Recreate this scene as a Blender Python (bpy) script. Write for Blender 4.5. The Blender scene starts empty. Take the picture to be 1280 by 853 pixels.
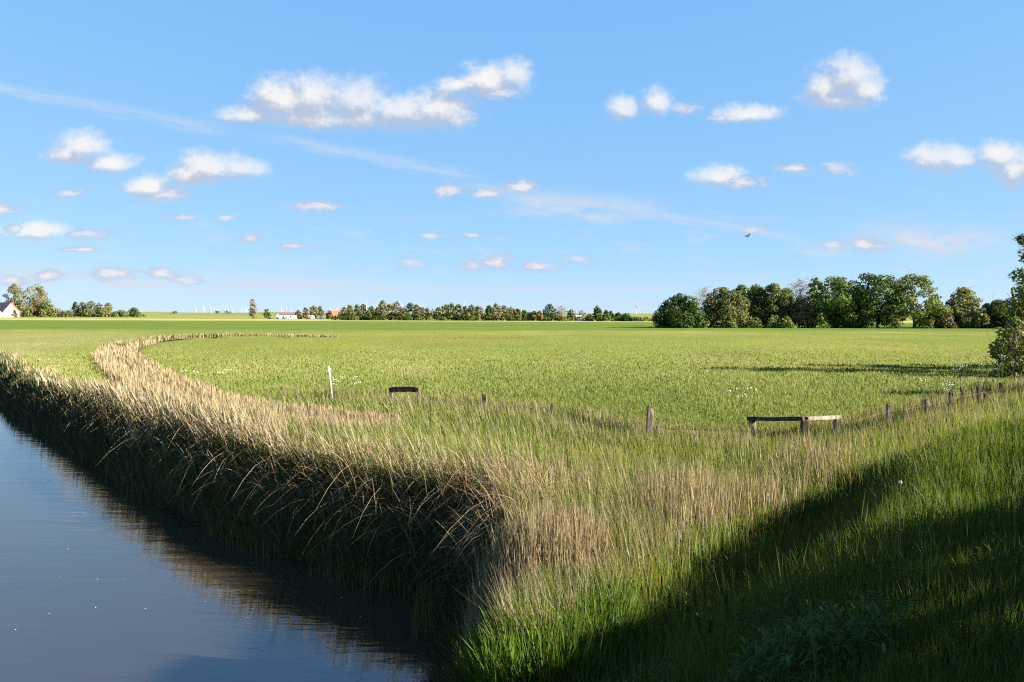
import bpy, math, random
import numpy as np
from mathutils import Matrix, Vector

random.seed(7)
rng = np.random.default_rng(11)
S = bpy.context.scene
COL = S.collection
R = math.radians

# ------------------------------------------------------------------ camera
EYE = 3.6                       # metres above the meadow
FPX, IW, IH = 1031.0, 1280, 853  # focal length in pixels of the photograph
HORIZ, ROLL = 391.5, 0.0022
pitch = math.atan((IH / 2 - HORIZ) / FPX)
fwd = Vector((0, math.cos(pitch), -math.sin(pitch)))
right0 = Vector((1, 0, 0))
up0 = right0.cross(fwd)
right = (right0 * math.cos(ROLL) + up0 * math.sin(ROLL)).normalized()
up = right.cross(fwd).normalized()
cam_d = bpy.data.cameras.new("camera")
cam = bpy.data.objects.new("camera", cam_d)
COL.objects.link(cam)
M3 = Matrix((right, up, -fwd)).transposed()
cam.matrix_world = Matrix.Translation((0, 0, EYE)) @ M3.to_4x4()
cam_d.sensor_width = 36
cam_d.lens = FPX / IW * 36
cam_d.clip_start = 0.1
cam_d.clip_end = 60000
S.camera = cam

def ray(px, py):
    return fwd * FPX + right * (px - IW / 2) + up * (IH / 2 - py)

def ground(px, py, z=0.0):
    d = ray(px, py)
    t = (z - EYE) / d.z
    return (d.x * t, d.y * t)

def at(px, py, Y):
    d = ray(px, py)
    t = Y / d.y
    return (d.x * t, Y, EYE + d.z * t)

# ------------------------------------------------------------------ light
SUN_AZ, SUN_EL = 100.0, 25.0     # azimuth clockwise from +Y
SKY_K = 0.07
CLOUD_K = 0.167
S.view_settings.view_transform = 'Standard'
S.view_settings.look = 'None'
S.view_settings.gamma = 1
S.view_settings.use_curve_mapping = False
S.view_settings.exposure = 2.5
EXPO = 2 ** 2.5
sd_ = bpy.data.lights.new("sun", 'SUN')
sd_.energy = 5.0
sd_.angle = R(0.5)
sd_.color = (1.0, 0.93, 0.80)
sun = bpy.data.objects.new("sun", sd_)
COL.objects.link(sun)
TO_SUN = Vector((math.sin(R(SUN_AZ)) * math.cos(R(SUN_EL)), math.cos(R(SUN_AZ)) * math.cos(R(SUN_EL)), math.sin(R(SUN_EL))))
sun.rotation_euler = TO_SUN.to_track_quat('Z', 'Y').to_euler()
sun.location = (40, -10, 40)

# ------------------------------------------------------------------ sky
W = bpy.data.worlds.new("World")
S.world = W
W.use_nodes = True
nt = W.node_tree
nt.nodes.clear()
N, L = nt.nodes, nt.links

def inp(sock, v):
    if isinstance(v, bpy.types.NodeSocket):
        sock.id_data.links.new(v, sock)
    else:
        sock.default_value = v

def mth(op, a, b=0.0, c=0.0, clamp=False, tree=None):
    n = (tree or nt).nodes.new('ShaderNodeMath'); n.operation = op; n.use_clamp = clamp
    inp(n.inputs[0], a)
    if len(n.inputs) > 1: inp(n.inputs[1], b)
    if len(n.inputs) > 2: inp(n.inputs[2], c)
    return n.outputs[0]

def vmth(op, a, b=None, c=None, tree=None):
    n = (tree or nt).nodes.new('ShaderNodeVectorMath'); n.operation = op
    inp(n.inputs[0], a)
    if b is not None: inp(n.inputs[1], b)
    if c is not None: inp(n.inputs[2], c)
    return n.outputs['Value'] if op == 'LENGTH' else n.outputs[0]

def smooth(v, lo, hi, tree=None):
    n = (tree or nt).nodes.new('ShaderNodeMapRange'); n.interpolation_type = 'SMOOTHSTEP'
    inp(n.inputs[0], v); inp(n.inputs[1], lo); inp(n.inputs[2], hi); n.inputs[3].default_value = 0; n.inputs[4].default_value = 1
    return n.outputs[0]

def noise(vec, scale, detail=4.0, rough=0.55, tree=None, dist=0.0):
    n = (tree or nt).nodes.new('ShaderNodeTexNoise')
    n.noise_dimensions = '3D'
    inp(n.inputs['Vector'], vec)
    n.inputs['Scale'].default_value = scale; n.inputs['Detail'].default_value = detail
    n.inputs['Roughness'].default_value = rough; n.inputs['Distortion'].default_value = dist
    return n.outputs[0]

def mixc(f, a, b, tree=None):
    n = (tree or nt).nodes.new('ShaderNodeMix'); n.data_type = 'RGBA'
    inp(n.inputs[0], f); inp(n.inputs[6], a); inp(n.inputs[7], b)
    return n.outputs[2]

sky = N.new('ShaderNodeTexSky'); sky.sky_type = 'NISHITA'
sky.sun_disc = False
sky.sun_elevation = R(SUN_EL); sky.sun_rotation = R(SUN_AZ)
sky.altitude = 0; sky.air_density = 0.5; sky.dust_density = 0.1; sky.ozone_density = 3.0
tc = N.new('ShaderNodeTexCoord')
sep = N.new('ShaderNodeSeparateXYZ'); L.new(tc.outputs['Generated'], sep.inputs[0])
ay = mth('MAXIMUM', mth('ABSOLUTE', sep.outputs[1]), 0.02)
cu = mth('DIVIDE', sep.outputs[0], ay)
cv = mth('DIVIDE', sep.outputs[2], ay)
comb = N.new('ShaderNodeCombineXYZ'); L.new(cu, comb.inputs[0]); L.new(cv, comb.inputs[1])
UV = comb.outputs[0]

# cumulus lobes: direction (as tangents), half sizes; each line is one puff of one cloud
LOBES = [  # px, py, rx, ry
    (312, 146, 40, 13), (352, 128, 40, 30), (394, 125, 38, 34), (445, 130, 44, 34), (500, 142, 50, 24), (550, 140, 48, 27), (430, 152, 120, 14),
    (575, 108, 30, 12), (612, 104, 42, 24), (642, 98, 22, 20), (628, 120, 22, 11),
    (105, 184, 36, 21), (140, 205, 36, 14), (88, 196, 28, 12),
    (270, 210, 46, 22), (300, 212, 34, 14), (240, 220, 28, 14),
    (190, 234, 32, 18), (212, 244, 26, 9), (88, 243, 19, 7), (22, 287, 14, 8), (48, 288, 38, 12), (110, 293, 28, 9), (5, 262, 26, 10),
    (395, 258, 36, 8), (228, 273, 24, 5), (283, 273, 13, 4), (313, 299, 14, 6),
    (777, 138, 19, 18), (820, 130, 20, 19), (850, 138, 26, 9), (930, 145, 42, 13), (900, 150, 20, 6),
    (1028, 112, 26, 28), (1055, 103, 36, 34), (1075, 115, 26, 24), (1040, 128, 40, 12),
    (1165, 198, 40, 20), (1195, 200, 30, 14), (1245, 195, 34, 20), (1262, 214, 30, 24), (1300, 205, 40, 24),
    (895, 222, 34, 15), (925, 229, 36, 9), (1047, 212, 22, 11), (990, 212, 24, 6),
    (562, 238, 20, 12), (605, 244, 20, 7), (650, 234, 26, 10),
    (515, 330, 20, 10), (592, 332, 20, 9), (622, 328, 20, 11), (675, 334, 26, 8), (722, 325, 20, 8), (540, 295, 20, 5), (590, 295, 16, 4),
    (1040, 307, 22, 9), (1083, 306, 24, 11), (940, 288, 18, 8),
    (140, 342, 34, 9), (205, 342, 24, 10), (60, 345, 22, 8), (235, 350, 22, 7), (15, 352, 24, 8), (100, 312, 26, 4), (372, 308, 24, 4),
]
HU = lambda px: (px - 640) / FPX
HV = lambda py, px: (HORIZ + (px - 640) * ROLL - py) / FPX
BIGX = [l_ for l_ in LOBES if l_[2] * l_[3] >= 330]
SMALL = [l_ for l_ in LOBES if l_[2] * l_[3] < 330]

def field(uv, lobes, kx, ky, join):
    best = None
    for px, py, rx, ry in lobes:
        u, v, ru, rv = HU(px), HV(py, px), rx * kx / FPX, ry * ky / FPX
        q = vmth('MULTIPLY_ADD', uv, (1 / ru, 1 / rv, 0), (-u / ru, -v / rv, 0))
        d = vmth('LENGTH', q)
        best = d if best is None else mth('SMOOTH_MIN', best, d, join)
    return mth('SUBTRACT', 1.0, best)

def dens(uv, lobes, kx, ky, join, s1, a1, s2, a2, stretch):
    w1 = noise(vmth('MULTIPLY', uv, stretch), s1, 4, 0.6); w2 = noise(vmth('MULTIPLY_ADD', uv, stretch, (3.1, 7.7, 0)), s2, 5, 0.65)
    return mth('ADD', field(uv, lobes, kx, ky, join), mth('ADD', mth('MULTIPLY', mth('SUBTRACT', w1, 0.5), a1), mth('MULTIPLY', mth('SUBTRACT', w2, 0.5), a2)))

LIGHT = vmth('ADD', UV, (0.010, 0.017, 0))      # the same field a little towards the light
big = (BIGX, 1.44, 1.36, 0.38, 22, 0.75, 75, 0.8, (1, 1.15, 1))
sml = (SMALL, 1.45, 1.25, 0.2, 42, 1.7, 120, 1.0, (1, 2.2, 1))
D0 = dens(UV, *big); D1 = dens(LIGHT, *big)
E0 = dens(UV, *sml)
patch = smooth(noise(vmth('ADD', UV, (1.3, 2.9, 0)), 9, 2, 0.5), 0.36, 0.6)
ab = mth('MULTIPLY', smooth(D0, 0.02, 0.88), mth('MULTIPLY_ADD', patch, 0.18, 0.82))
lit = smooth(mth('SUBTRACT', D0, D1), -0.20, 0.50)
ccol = mixc(lit, (0.57, 0.615, 0.74, 1), (1.0, 0.985, 0.98, 1))
as_ = mth('MULTIPLY', smooth(E0, 0.0, 0.8), mth('MULTIPLY_ADD', patch, 0.45, 0.5))
scol = mixc(smooth(E0, 0.3, 1.1), (0.56, 0.62, 0.80, 1), (0.92, 0.91, 0.96, 1))
ccol = mixc(smooth(mth('SUBTRACT', ab, as_), -0.1, 0.1), scol, ccol)
alpha = mth('MAXIMUM', ab, as_)
# thin high cloud: one long streak and a few veils
def veil(px0, py0, slope, thick, x0, x1, amp, sx=4.0, sy=40.0, seed=0.0):
    dv = mth('SUBTRACT', cv, mth('MULTIPLY_ADD', cu, -slope, HV(py0, px0) + HU(px0) * slope))
    st = N.new('ShaderNodeCombineXYZ'); inp(st.inputs[0], mth('MULTIPLY', cu, sx)); inp(st.inputs[1], mth('MULTIPLY', dv, sy)); st.inputs[2].default_value = seed
    n1 = noise(st.outputs[0], 3.0, 5, 0.6)
    t = thick / FPX
    g = mth('SUBTRACT', 1.0, mth('ABSOLUTE', mth('DIVIDE', mth('MULTIPLY_ADD', mth('SUBTRACT', n1, 0.5), t * 1.2, dv), t)))
    g = smooth(g, 0.0, 1.0)
    e = mth('MULTIPLY', smooth(cu, HU(x0), HU(x0) + 0.07), mth('SUBTRACT', 1.0, smooth(cu, HU(x1) - 0.09, HU(x1))))
    return mth('MULTIPLY', mth('MULTIPLY', g, e), mth('MULTIPLY', smooth(n1, 0.24, 0.72), mth('MULTIPLY', amp, .72)))
veils = [veil(0, 112, 0.187, 13, -200, 330, 0.75), veil(330, 172, 0.187, 13, 300, 640, 0.8, seed=3),
         veil(640, 240, 0.16, 9, 560, 1040, 0.9, seed=5), veil(720, 258, 0.07, 26, 600, 860, 1.3, 5, 18, 7),
         veil(1150, 300, 0.01, 30, 1030, 1290, 1.5, 5, 14, 2),
         veil(200, 352, 0.03, 24, -260, 520, 1.1, 3, 24, 9), veil(650, 360, 0.0, 10, 350, 900, 0.8, 3, 40, 4)]
vs = veils[0]
for v_ in veils[1:]:
    vs = mth('MAXIMUM', vs, v_)
# broken scraps of cloud and haze low over the land
low = noise(vmth('MULTIPLY_ADD', UV, (1, 3.4, 1), (5.2, 1.7, 0)), 15, 6, 0.62)
lowm = mth('MULTIPLY', smooth(cv, 0.004, 0.03), mth('SUBTRACT', 1.0, smooth(cv, 0.07, 0.17)))
vs = mth('MAXIMUM', vs, mth('MULTIPLY', mth('MULTIPLY', smooth(low, 0.50, 0.74), lowm), 0.5))
vs = mth('MAXIMUM', vs, mth('MULTIPLY', mth('SUBTRACT', 1.0, smooth(cv, 0.0, 0.055)), 0.16))
bg_sky = N.new('ShaderNodeBackground')
# soften the steep brightening of the model sky towards the horizon, evenly all round
spx = N.new('ShaderNodeSeparateColor'); L.new(sky.outputs[0], spx.inputs[0])
cmx = N.new('ShaderNodeCombineColor')
for ch, (k_, g_) in enumerate(((0.88, .50), (0.96, .30), (1.06, .08))):
    L.new(mth('MULTIPLY', mth('POWER', mth('MULTIPLY', spx.outputs[ch], 0.1), g_), k_ / EXPO / SKY_K), cmx.inputs[ch])
L.new(cmx.outputs[0], bg_sky.inputs[0]); bg_sky.inputs[1].default_value = SKY_K
bg_veil = N.new('ShaderNodeBackground'); bg_veil.inputs[0].default_value = (0.80, 0.84, 0.95, 1); bg_veil.inputs[1].default_value = CLOUD_K * 0.95
bg_c = N.new('ShaderNodeBackground'); L.new(ccol, bg_c.inputs[0]); bg_c.inputs[1].default_value = CLOUD_K
m1 = N.new('ShaderNodeMixShader'); inp(m1.inputs[0], vs); L.new(bg_sky.outputs[0], m1.inputs[1]); L.new(bg_veil.outputs[0], m1.inputs[2])
m2 = N.new('ShaderNodeMixShader'); inp(m2.inputs[0], alpha); L.new(m1.outputs[0], m2.inputs[1]); L.new(bg_c.outputs[0], m2.inputs[2])
wo = N.new('ShaderNodeOutputWorld'); L.new(m2.outputs[0], wo.inputs[0])
W.cycles.sampling_method = 'MANUAL'
W.cycles.sample_map_resolution = 512
S.cycles.use_denoising = False
S.cycles.filter_width = 1.2
S.cycles.max_bounces = 6
S.cycles.transparent_max_bounces = 4
S.cycles.sample_clamp_indirect = 6

# ------------------------------------------------------------------ helpers
def vnoise(x, y, s, seed=0):
    """value noise on a lattice of s metres, 0..1"""
    x = np.asarray(x, float) / s; y = np.asarray(y, float) / s
    xi = np.floor(x).astype(np.int64); yi = np.floor(y).astype(np.int64)
    fx = x - xi; fy = y - yi
    fx = fx * fx * (3 - 2 * fx); fy = fy * fy * (3 - 2 * fy)
    def h(a, b):
        n = (a * 374761393 + b * 668265263 + seed * 974634541) & 0xFFFFFFFF
        n = ((n ^ (n >> 13)) * 1274126177) & 0xFFFFFFFF
        return ((n ^ (n >> 16)) & 0xFFFF) / 65535.0
    return (h(xi, yi) * (1 - fx) + h(xi + 1, yi) * fx) * (1 - fy) + (h(xi, yi + 1) * (1 - fx) + h(xi + 1, yi + 1) * fx) * fy

def fbm(x, y, s, seed=0, o=3):
    t, a, w = 0, 1, 0
    for i in range(o):
        t = t + a * vnoise(x, y, s / 2 ** i, seed + i * 17); w += a; a *= 0.5
    return t / w

def sstep(a, b, x):
    t = np.clip((x - a) / (b - a), 0, 1)
    return t * t * (3 - 2 * t)

def poly_dist(pts, x, y, signed=False):
    """distance to a polyline; signed: positive on the right of its direction"""
    best = np.full(np.shape(x), 1e18); sg = np.ones(np.shape(x))
    for (ax, ay), (bx, by) in zip(pts[:-1], pts[1:]):
        dx, dy = bx - ax, by - ay
        t = np.clip(((x - ax) * dx + (y - ay) * dy) / (dx * dx + dy * dy), 0, 1)
        qx, qy = x - ax - t * dx, y - ay - t * dy
        d2 = qx * qx + qy * qy
        cr = dy * (x - ax) - dx * (y - ay)
        m = d2 < best
        best = np.where(m, d2, best); sg = np.where(m, np.sign(cr), sg)
    d = np.sqrt(best)
    return d * sg if signed else d

def in_poly(pts, x, y):
    c = np.zeros(np.shape(x), bool)
    n = len(pts)
    for i in range(n):
        (ax, ay), (bx, by) = pts[i], pts[(i + 1) % n]
        if ay == by: continue
        c ^= ((ay > y) != (by > y)) & (x < (bx - ax) * (y - ay) / (by - ay) + ax)
    return c

def mesh_from(name, V, quads=None, tris=None, mats=(), col=None, vcol=None, parent=None, smooth_=False, midx=None):
    me = bpy.data.meshes.new(name)
    V = np.asarray(V, np.float32)
    nq = 0 if quads is None else len(quads); ntr = 0 if tris is None else len(tris)
    me.vertices.add(len(V)); me.vertices.foreach_set('co', V.ravel())
    loops = np.concatenate([np.asarray(a, np.int32).ravel() for a, k in ((quads, nq), (tris, ntr)) if k])
    me.loops.add(len(loops)); me.loops.foreach_set('vertex_index', loops)
    tot = np.concatenate([np.full(nq, 4, np.int32), np.full(ntr, 3, np.int32)])
    st = np.concatenate([[0], np.cumsum(tot)[:-1]]).astype(np.int32)
    me.polygons.add(nq + ntr); me.polygons.foreach_set('loop_start', st); me.polygons.foreach_set('loop_total', tot)
    if midx is not None: me.polygons.foreach_set('material_index', np.asarray(midx, np.int32))
    me.polygons.foreach_set('use_smooth', np.full(nq + ntr, smooth_, bool))
    me.update(calc_edges=True)
    for m in mats: me.materials.append(m)
    if col is not None:     # colour of the thing itself, one per face
        a = me.attributes.new('tint', 'FLOAT_COLOR', 'FACE')
        c = np.ones((nq + ntr, 4), np.float32); c[:, :3] = col
        a.data.foreach_set('color', c.ravel())
    if vcol is not None:
        a = me.attributes.new('tint', 'FLOAT_COLOR', 'POINT')
        c = np.ones((len(V), 4), np.float32); c[:, :3] = vcol
        a.data.foreach_set('color', c.ravel())
    o = bpy.data.objects.new(name, me)
    COL.objects.link(o)
    if parent is not None: o.parent = parent
    return o

def tag(o, label=None, cat=None, group=None, kind=None):
    if label: o['label'] = label
    if cat: o['category'] = cat
    if group: o['group'] = group
    if kind: o['kind'] = kind
    return o

def empty(name, loc, label=None, cat=None, group=None, rz=0.0):
    o = bpy.data.objects.new(name, None); o.empty_display_size = 0.2
    COL.objects.link(o); o.location = loc; o.rotation_euler = (0, 0, rz)
    return tag(o, label, cat, group)

def mat_new(name):
    m = bpy.data.materials.new(name); m.use_nodes = True
    m.node_tree.nodes.clear()
    return m, m.node_tree

def plant_mat(name, trans=0.35, gloss=0.04, rough=0.45):
    m, t = mat_new(name)
    a = t.nodes.new('ShaderNodeAttribute'); a.attribute_name = 'tint'
    d = t.nodes.new('ShaderNodeBsdfDiffuse'); t.links.new(a.outputs['Color'], d.inputs[0])
    tr = t.nodes.new('ShaderNodeBsdfTranslucent')
    w = vmth('MULTIPLY', a.outputs['Color'], (1.1, 1.15, 0.6), tree=t); t.links.new(w, tr.inputs[0])
    mx = t.nodes.new('ShaderNodeMixShader'); mx.inputs[0].default_value = trans
    t.links.new(d.outputs[0], mx.inputs[1]); t.links.new(tr.outputs[0], mx.inputs[2])
    g = t.nodes.new('ShaderNodeBsdfGlossy'); g.inputs['Roughness'].default_value = rough
    m2 = t.nodes.new('ShaderNodeMixShader'); m2.inputs[0].default_value = gloss
    t.links.new(mx.outputs[0], m2.inputs[1]); t.links.new(g.outputs[0], m2.inputs[2])
    o = t.nodes.new('ShaderNodeOutputMaterial'); t.links.new(m2.outputs[0], o.inputs[0])
    return m

def solid(name, colr, rough=0.8, nscale=6.0, var=0.25, stretch=(1, 1, 1), bump=0.0, spec=0.3):
    m, t = mat_new(name)
    c = t.nodes.new('ShaderNodeTexCoord')
    v = vmth('MULTIPLY', c.outputs['Object'], stretch, tree=t)
    n = noise(v, nscale, 5, 0.6, tree=t)
    dk = tuple(x * (1 - var) for x in colr) + (1,); lt = tuple(min(1, x * (1 + var)) for x in colr) + (1,)
    p = t.nodes.new('ShaderNodeBsdfPrincipled')
    t.links.new(mixc(smooth(n, 0.3, 0.7, t), dk, lt, t), p.inputs['Base Color'])
    p.inputs['Roughness'].default_value = rough
    p.inputs['Specular IOR Level'].default_value = spec
    if bump:
        b = t.nodes.new('ShaderNodeBump'); b.inputs['Strength'].default_value = bump; b.inputs['Distance'].default_value = 0.02
        t.links.new(n, b.inputs['Height']); t.links.new(b.outputs[0], p.inputs['Normal'])
    o = t.nodes.new('ShaderNodeOutputMaterial'); t.links.new(p.outputs[0], o.inputs[0])
    return m

PLANT = plant_mat('grass_blade', 0.35, 0.012, 0.6)
REED = plant_mat('dry_reed', 0.2, 0.012, 0.6)
LEAF = plant_mat('tree_leaf', 0.25, 0.010, 0.6)

# ------------------------------------------------------------------ lie of the land
WZ = -1.2
wl_px = [(566, 853), (563, 800), (558, 752), (505, 738), (445, 722), (380, 700), (290, 672), (180, 620), (95, 565), (40, 532), (0, 512)]
wl = [ground(a, b, WZ) for a, b in wl_px]
SHORE = [(-1.6, -60), (-1.3, 4)] + wl + [(-46, 70), (-75, 95), (-160, 150), (-600, 420)]
CW = 26.0                                            # width of the canal
DITCH = [ground(a, b, z) for a, b, z in ((440, 506, .8), (395, 497, .9), (300, 489, .9), (235, 476, .9), (188, 455, 1), (158, 440, 1), (145, 431, 1), (152, 422, 1), (185, 416.5, 1), (235, 413.5, 1), (300, 413.5, .8), (420, 414.5, .8), (560, 415, .8), (720, 415, .8))]
FDITCH = [ground(a, b) for a, b in ((395, 503), (500, 510), (560, 514), (690, 531), (800, 560), (870, 568), (960, 566), (1040, 560), (1120, 540), (1270, 495), (1420, 470))]

def emb(x, y):
    """road bank on the near side: rises towards the road behind and beside the camera"""
    a = np.array((1.15, 7.6)); d = np.array((0.54, 0.842))
    s = (x - a[0]) * d[1] - (y - a[1]) * d[0]
    z = 1.58 * sstep(-0.1, 2.6, s) + 0.72 * sstep(2.2, 7.0, s)
    return z * (1 - sstep(13.0, 20.5, y)), s

def land(x, y):
    sd = poly_dist(SHORE, x, y, True)
    e, s = emb(x, y)
    z = 0.03 * (fbm(x, y, 5, 3) - 0.5) + 0.10 * (fbm(x, y, 40, 5) - 0.5)
    far = np.hypot(x, y)
    z = z * (1 - sstep(150, 500, far))
    bank = np.where(sd > 0, -1.25 + 1.5 * sstep(-0.2, 1.15, sd + 0.45 * (fbm(x, y, 1.5, 9) - 0.5)) - 0.25 * sstep(1.2, 6, sd), -1.25 - 1.2 * sstep(0, 1.2, -sd))
    lb = sstep(CW - 3, CW + 1, -sd)
    bank = bank * (1 - lb) + 0.0 * lb
    z = z + np.where(bank > -5, bank, 0)
    z = z + e * sstep(0.2, 2.6, sd)
    z = z - 0.55 * np.exp(-(poly_dist(DITCH, x, y) / 1.3) ** 2) - 0.18 * np.exp(-(poly_dist(FDITCH, x, y) / 0.8) ** 2)
    # sea dyke far off
    dk = np.exp(-((y + 0.05 * x - 980) / 26) ** 2) * sstep(-60, -260, x)
    z = z + 4.2 * dk
    return z, sd, s, e

# field colours, from near to far (albedo)
def land_colour(x, y, sd, s):
    n1 = fbm(x, y, 18, 21); n2 = fbm(x, y * 0.45, 3.0, 31); n3 = fbm(x * 0.25, y, 60, 41)
    g = np.stack([0.165 + 0.09 * n1, 0.205 + 0.05 * n1, 0.045 + 0.02 * n2], -1)
    dry = np.array((0.300, 0.275, 0.110))
    k = sstep(0.50, 0.78, n1 * 0.5 + n2 * 0.5)[..., None] * 0.5
    g = g * (1 - k) + dry * k
    # left-hand meadow is greyer and drier
    lm = (sstep(0, -10, x + 0.45 * y - 6) * sstep(2, 8, poly_dist(DITCH, x, y)) * sstep(170, 120, y))[..., None]
    g = g * (1 - 0.75 * lm) + np.array((0.27, 0.27, 0.105)) * 0.75 * lm
    crop = (sstep(165, 175, y) * sstep(360, 330, y + 0.1 * x))[..., None]
    g = g * (1 - crop) + np.stack([0.115 + 0.05 * n3, 0.170 + 0.05 * n3, 0.042 + 0 * n3], -1) * crop
    yel = (sstep(345, 360, y + 0.1 * x + 12 * n3) * sstep(470, 430, y + 0.1 * x))[..., None]
    g = g * (1 - yel) + np.array((0.40, 0.39, 0.14)) * yel
    far = sstep(470, 520, y + 0.1 * x)[..., None]
    g = g * (1 - far) + np.stack([0.19 + 0.12 * n3, 0.23 + 0.06 * n3, 0.07 + 0.04 * n3], -1) * far
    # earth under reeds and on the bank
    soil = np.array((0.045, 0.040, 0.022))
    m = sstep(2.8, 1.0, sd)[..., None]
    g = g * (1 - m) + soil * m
    thatch = np.stack([0.15 + 0.10 * n2, 0.125 + 0.07 * n2, 0.05 + 0.03 * n2], -1)
    dn = np.minimum(np.maximum(sstep(2.6, 1.2, poly_dist(DITCH, x, y)), 0), 1)[..., None]
    g = g * (1 - dn) + thatch * dn
    fn = sstep(1.8, 0.7, poly_dist(FDITCH, x, y))[..., None]
    g = g * (1 - fn) + np.array((0.05, 0.06, 0.02)) * fn
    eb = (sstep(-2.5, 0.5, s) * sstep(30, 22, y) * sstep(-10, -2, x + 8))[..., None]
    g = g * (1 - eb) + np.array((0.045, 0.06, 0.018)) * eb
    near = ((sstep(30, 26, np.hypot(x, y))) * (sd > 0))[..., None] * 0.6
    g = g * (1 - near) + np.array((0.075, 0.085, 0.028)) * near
    return np.clip(g * 0.55, 0.006, 0.6)

# --------------------------------------------------------------- the ground, one sheet to the horizon
az = np.concatenate([np.arange(-180, -44, 6.0), np.arange(-44, 44.01, 0.34), np.arange(48, 180, 6.0)])
rr = [0.0, 0.7, 1.4, 2.1, 2.8]
while rr[-1] < 75: rr.append(rr[-1] * 1.019 + 0.004)
while rr[-1] < 16000: rr.append(rr[-1] * 1.055)
rr = np.array(rr)
A, Rr = np.meshgrid(np.radians(az), rr)
gx, gy = Rr * np.sin(A), Rr * np.cos(A)
gz, gsd, gs, ge = land(gx, gy)
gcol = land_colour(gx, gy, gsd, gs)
na, nr = len(az), len(rr)
i0 = (np.arange(nr - 1)[:, None] * na + np.arange(na)[None, :])
j1 = np.roll(np.arange(na), -1)
i1 = (np.arange(nr - 1)[:, None] * na + j1[None, :])
quads = np.stack([i0, i0 + na, i1 + na, i1], -1).reshape(-1, 4)[:, ::-1]
m, t = mat_new('meadow_earth')
a_ = t.nodes.new('ShaderNodeAttribute'); a_.attribute_name = 'tint'
tcg = t.nodes.new('ShaderNodeTexCoord')
n1 = noise(vmth('MULTIPLY', tcg.outputs['Object'], (1, 0.55, 1), tree=t), 1.6, 8, 0.65, tree=t)
n2 = noise(vmth('MULTIPLY', tcg.outputs['Object'], (1, 0.4, 1), tree=t), 0.12, 6, 0.6, tree=t)
f1 = mth('MULTIPLY_ADD', n1, 0.8, 0.60, tree=t)
f2 = mth('MULTIPLY_ADD', n2, 0.5, 0.75, tree=t)
cc = t.nodes.new('ShaderNodeVectorMath'); cc.operation = 'SCALE'
t.links.new(a_.outputs['Color'], cc.inputs[0]); t.links.new(mth('MULTIPLY', f1, f2, tree=t), cc.inputs['Scale'])
bd = t.nodes.new('ShaderNodeBsdfDiffuse'); t.links.new(cc.outputs[0], bd.inputs[0])
bp = t.nodes.new('ShaderNodeBump'); bp.inputs['Strength'].default_value = 0.45; bp.inputs['Distance'].default_value = 0.3
t.links.new(n1, bp.inputs['Height']); t.links.new(bp.outputs[0], bd.inputs['Normal'])
mo = t.nodes.new('ShaderNodeOutputMaterial'); t.links.new(bd.outputs[0], mo.inputs[0])
EARTH = m
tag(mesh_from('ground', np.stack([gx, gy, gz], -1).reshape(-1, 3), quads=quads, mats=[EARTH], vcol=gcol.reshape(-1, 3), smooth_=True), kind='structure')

# --------------------------------------------------------------- water
m, t = mat_new('canal_water')
p = t.nodes.new('ShaderNodeBsdfPrincipled')
p.inputs['Base Color'].default_value = (0.023, 0.018, 0.012, 1); p.inputs['Roughness'].default_value = 0.015; p.inputs['IOR'].default_value = 1.9
tcw = t.nodes.new('ShaderNodeTexCoord')
w1 = noise(vmth('MULTIPLY', tcw.outputs['Object'], (0.45, 1.6, 1), tree=t), 1.1, 3, 0.5, tree=t, dist=0.6)
w2 = noise(vmth('MULTIPLY', tcw.outputs['Object'], (0.8, 2.6, 1), tree=t), 4.0, 3, 0.5, tree=t)
w3 = noise(tcw.outputs['Object'], 0.12, 2, 0.5, tree=t)
hgt = mth('MULTIPLY', mth('MULTIPLY_ADD', w2, 0.25, w1, tree=t), mth('MULTIPLY_ADD', w3, 1.6, 0.0, tree=t), tree=t)
b = t.nodes.new('ShaderNodeBump'); b.inputs['Strength'].default_value = 0.075; b.inputs['Distance'].default_value = 0.14
t.links.new(hgt, b.inputs['Height']); t.links.new(b.outputs[0], p.inputs['Normal'])
o = t.nodes.new('ShaderNodeOutputMaterial'); t.links.new(p.outputs[0], o.inputs[0])
WATER = m
xs = np.linspace(-420, 6, 40); ys = np.linspace(-60, 330, 40)
X, Y = np.meshgrid(xs, ys)
ii = np.arange(39)[:, None] * 40 + np.arange(39)[None, :]
tag(mesh_from('canal_water', np.stack([X, Y, np.full_like(X, WZ)], -1).reshape(-1, 3), quads=np.stack([ii, ii + 1, ii + 41, ii + 40], -1).reshape(-1, 4), mats=[WATER]), kind='structure')

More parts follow.
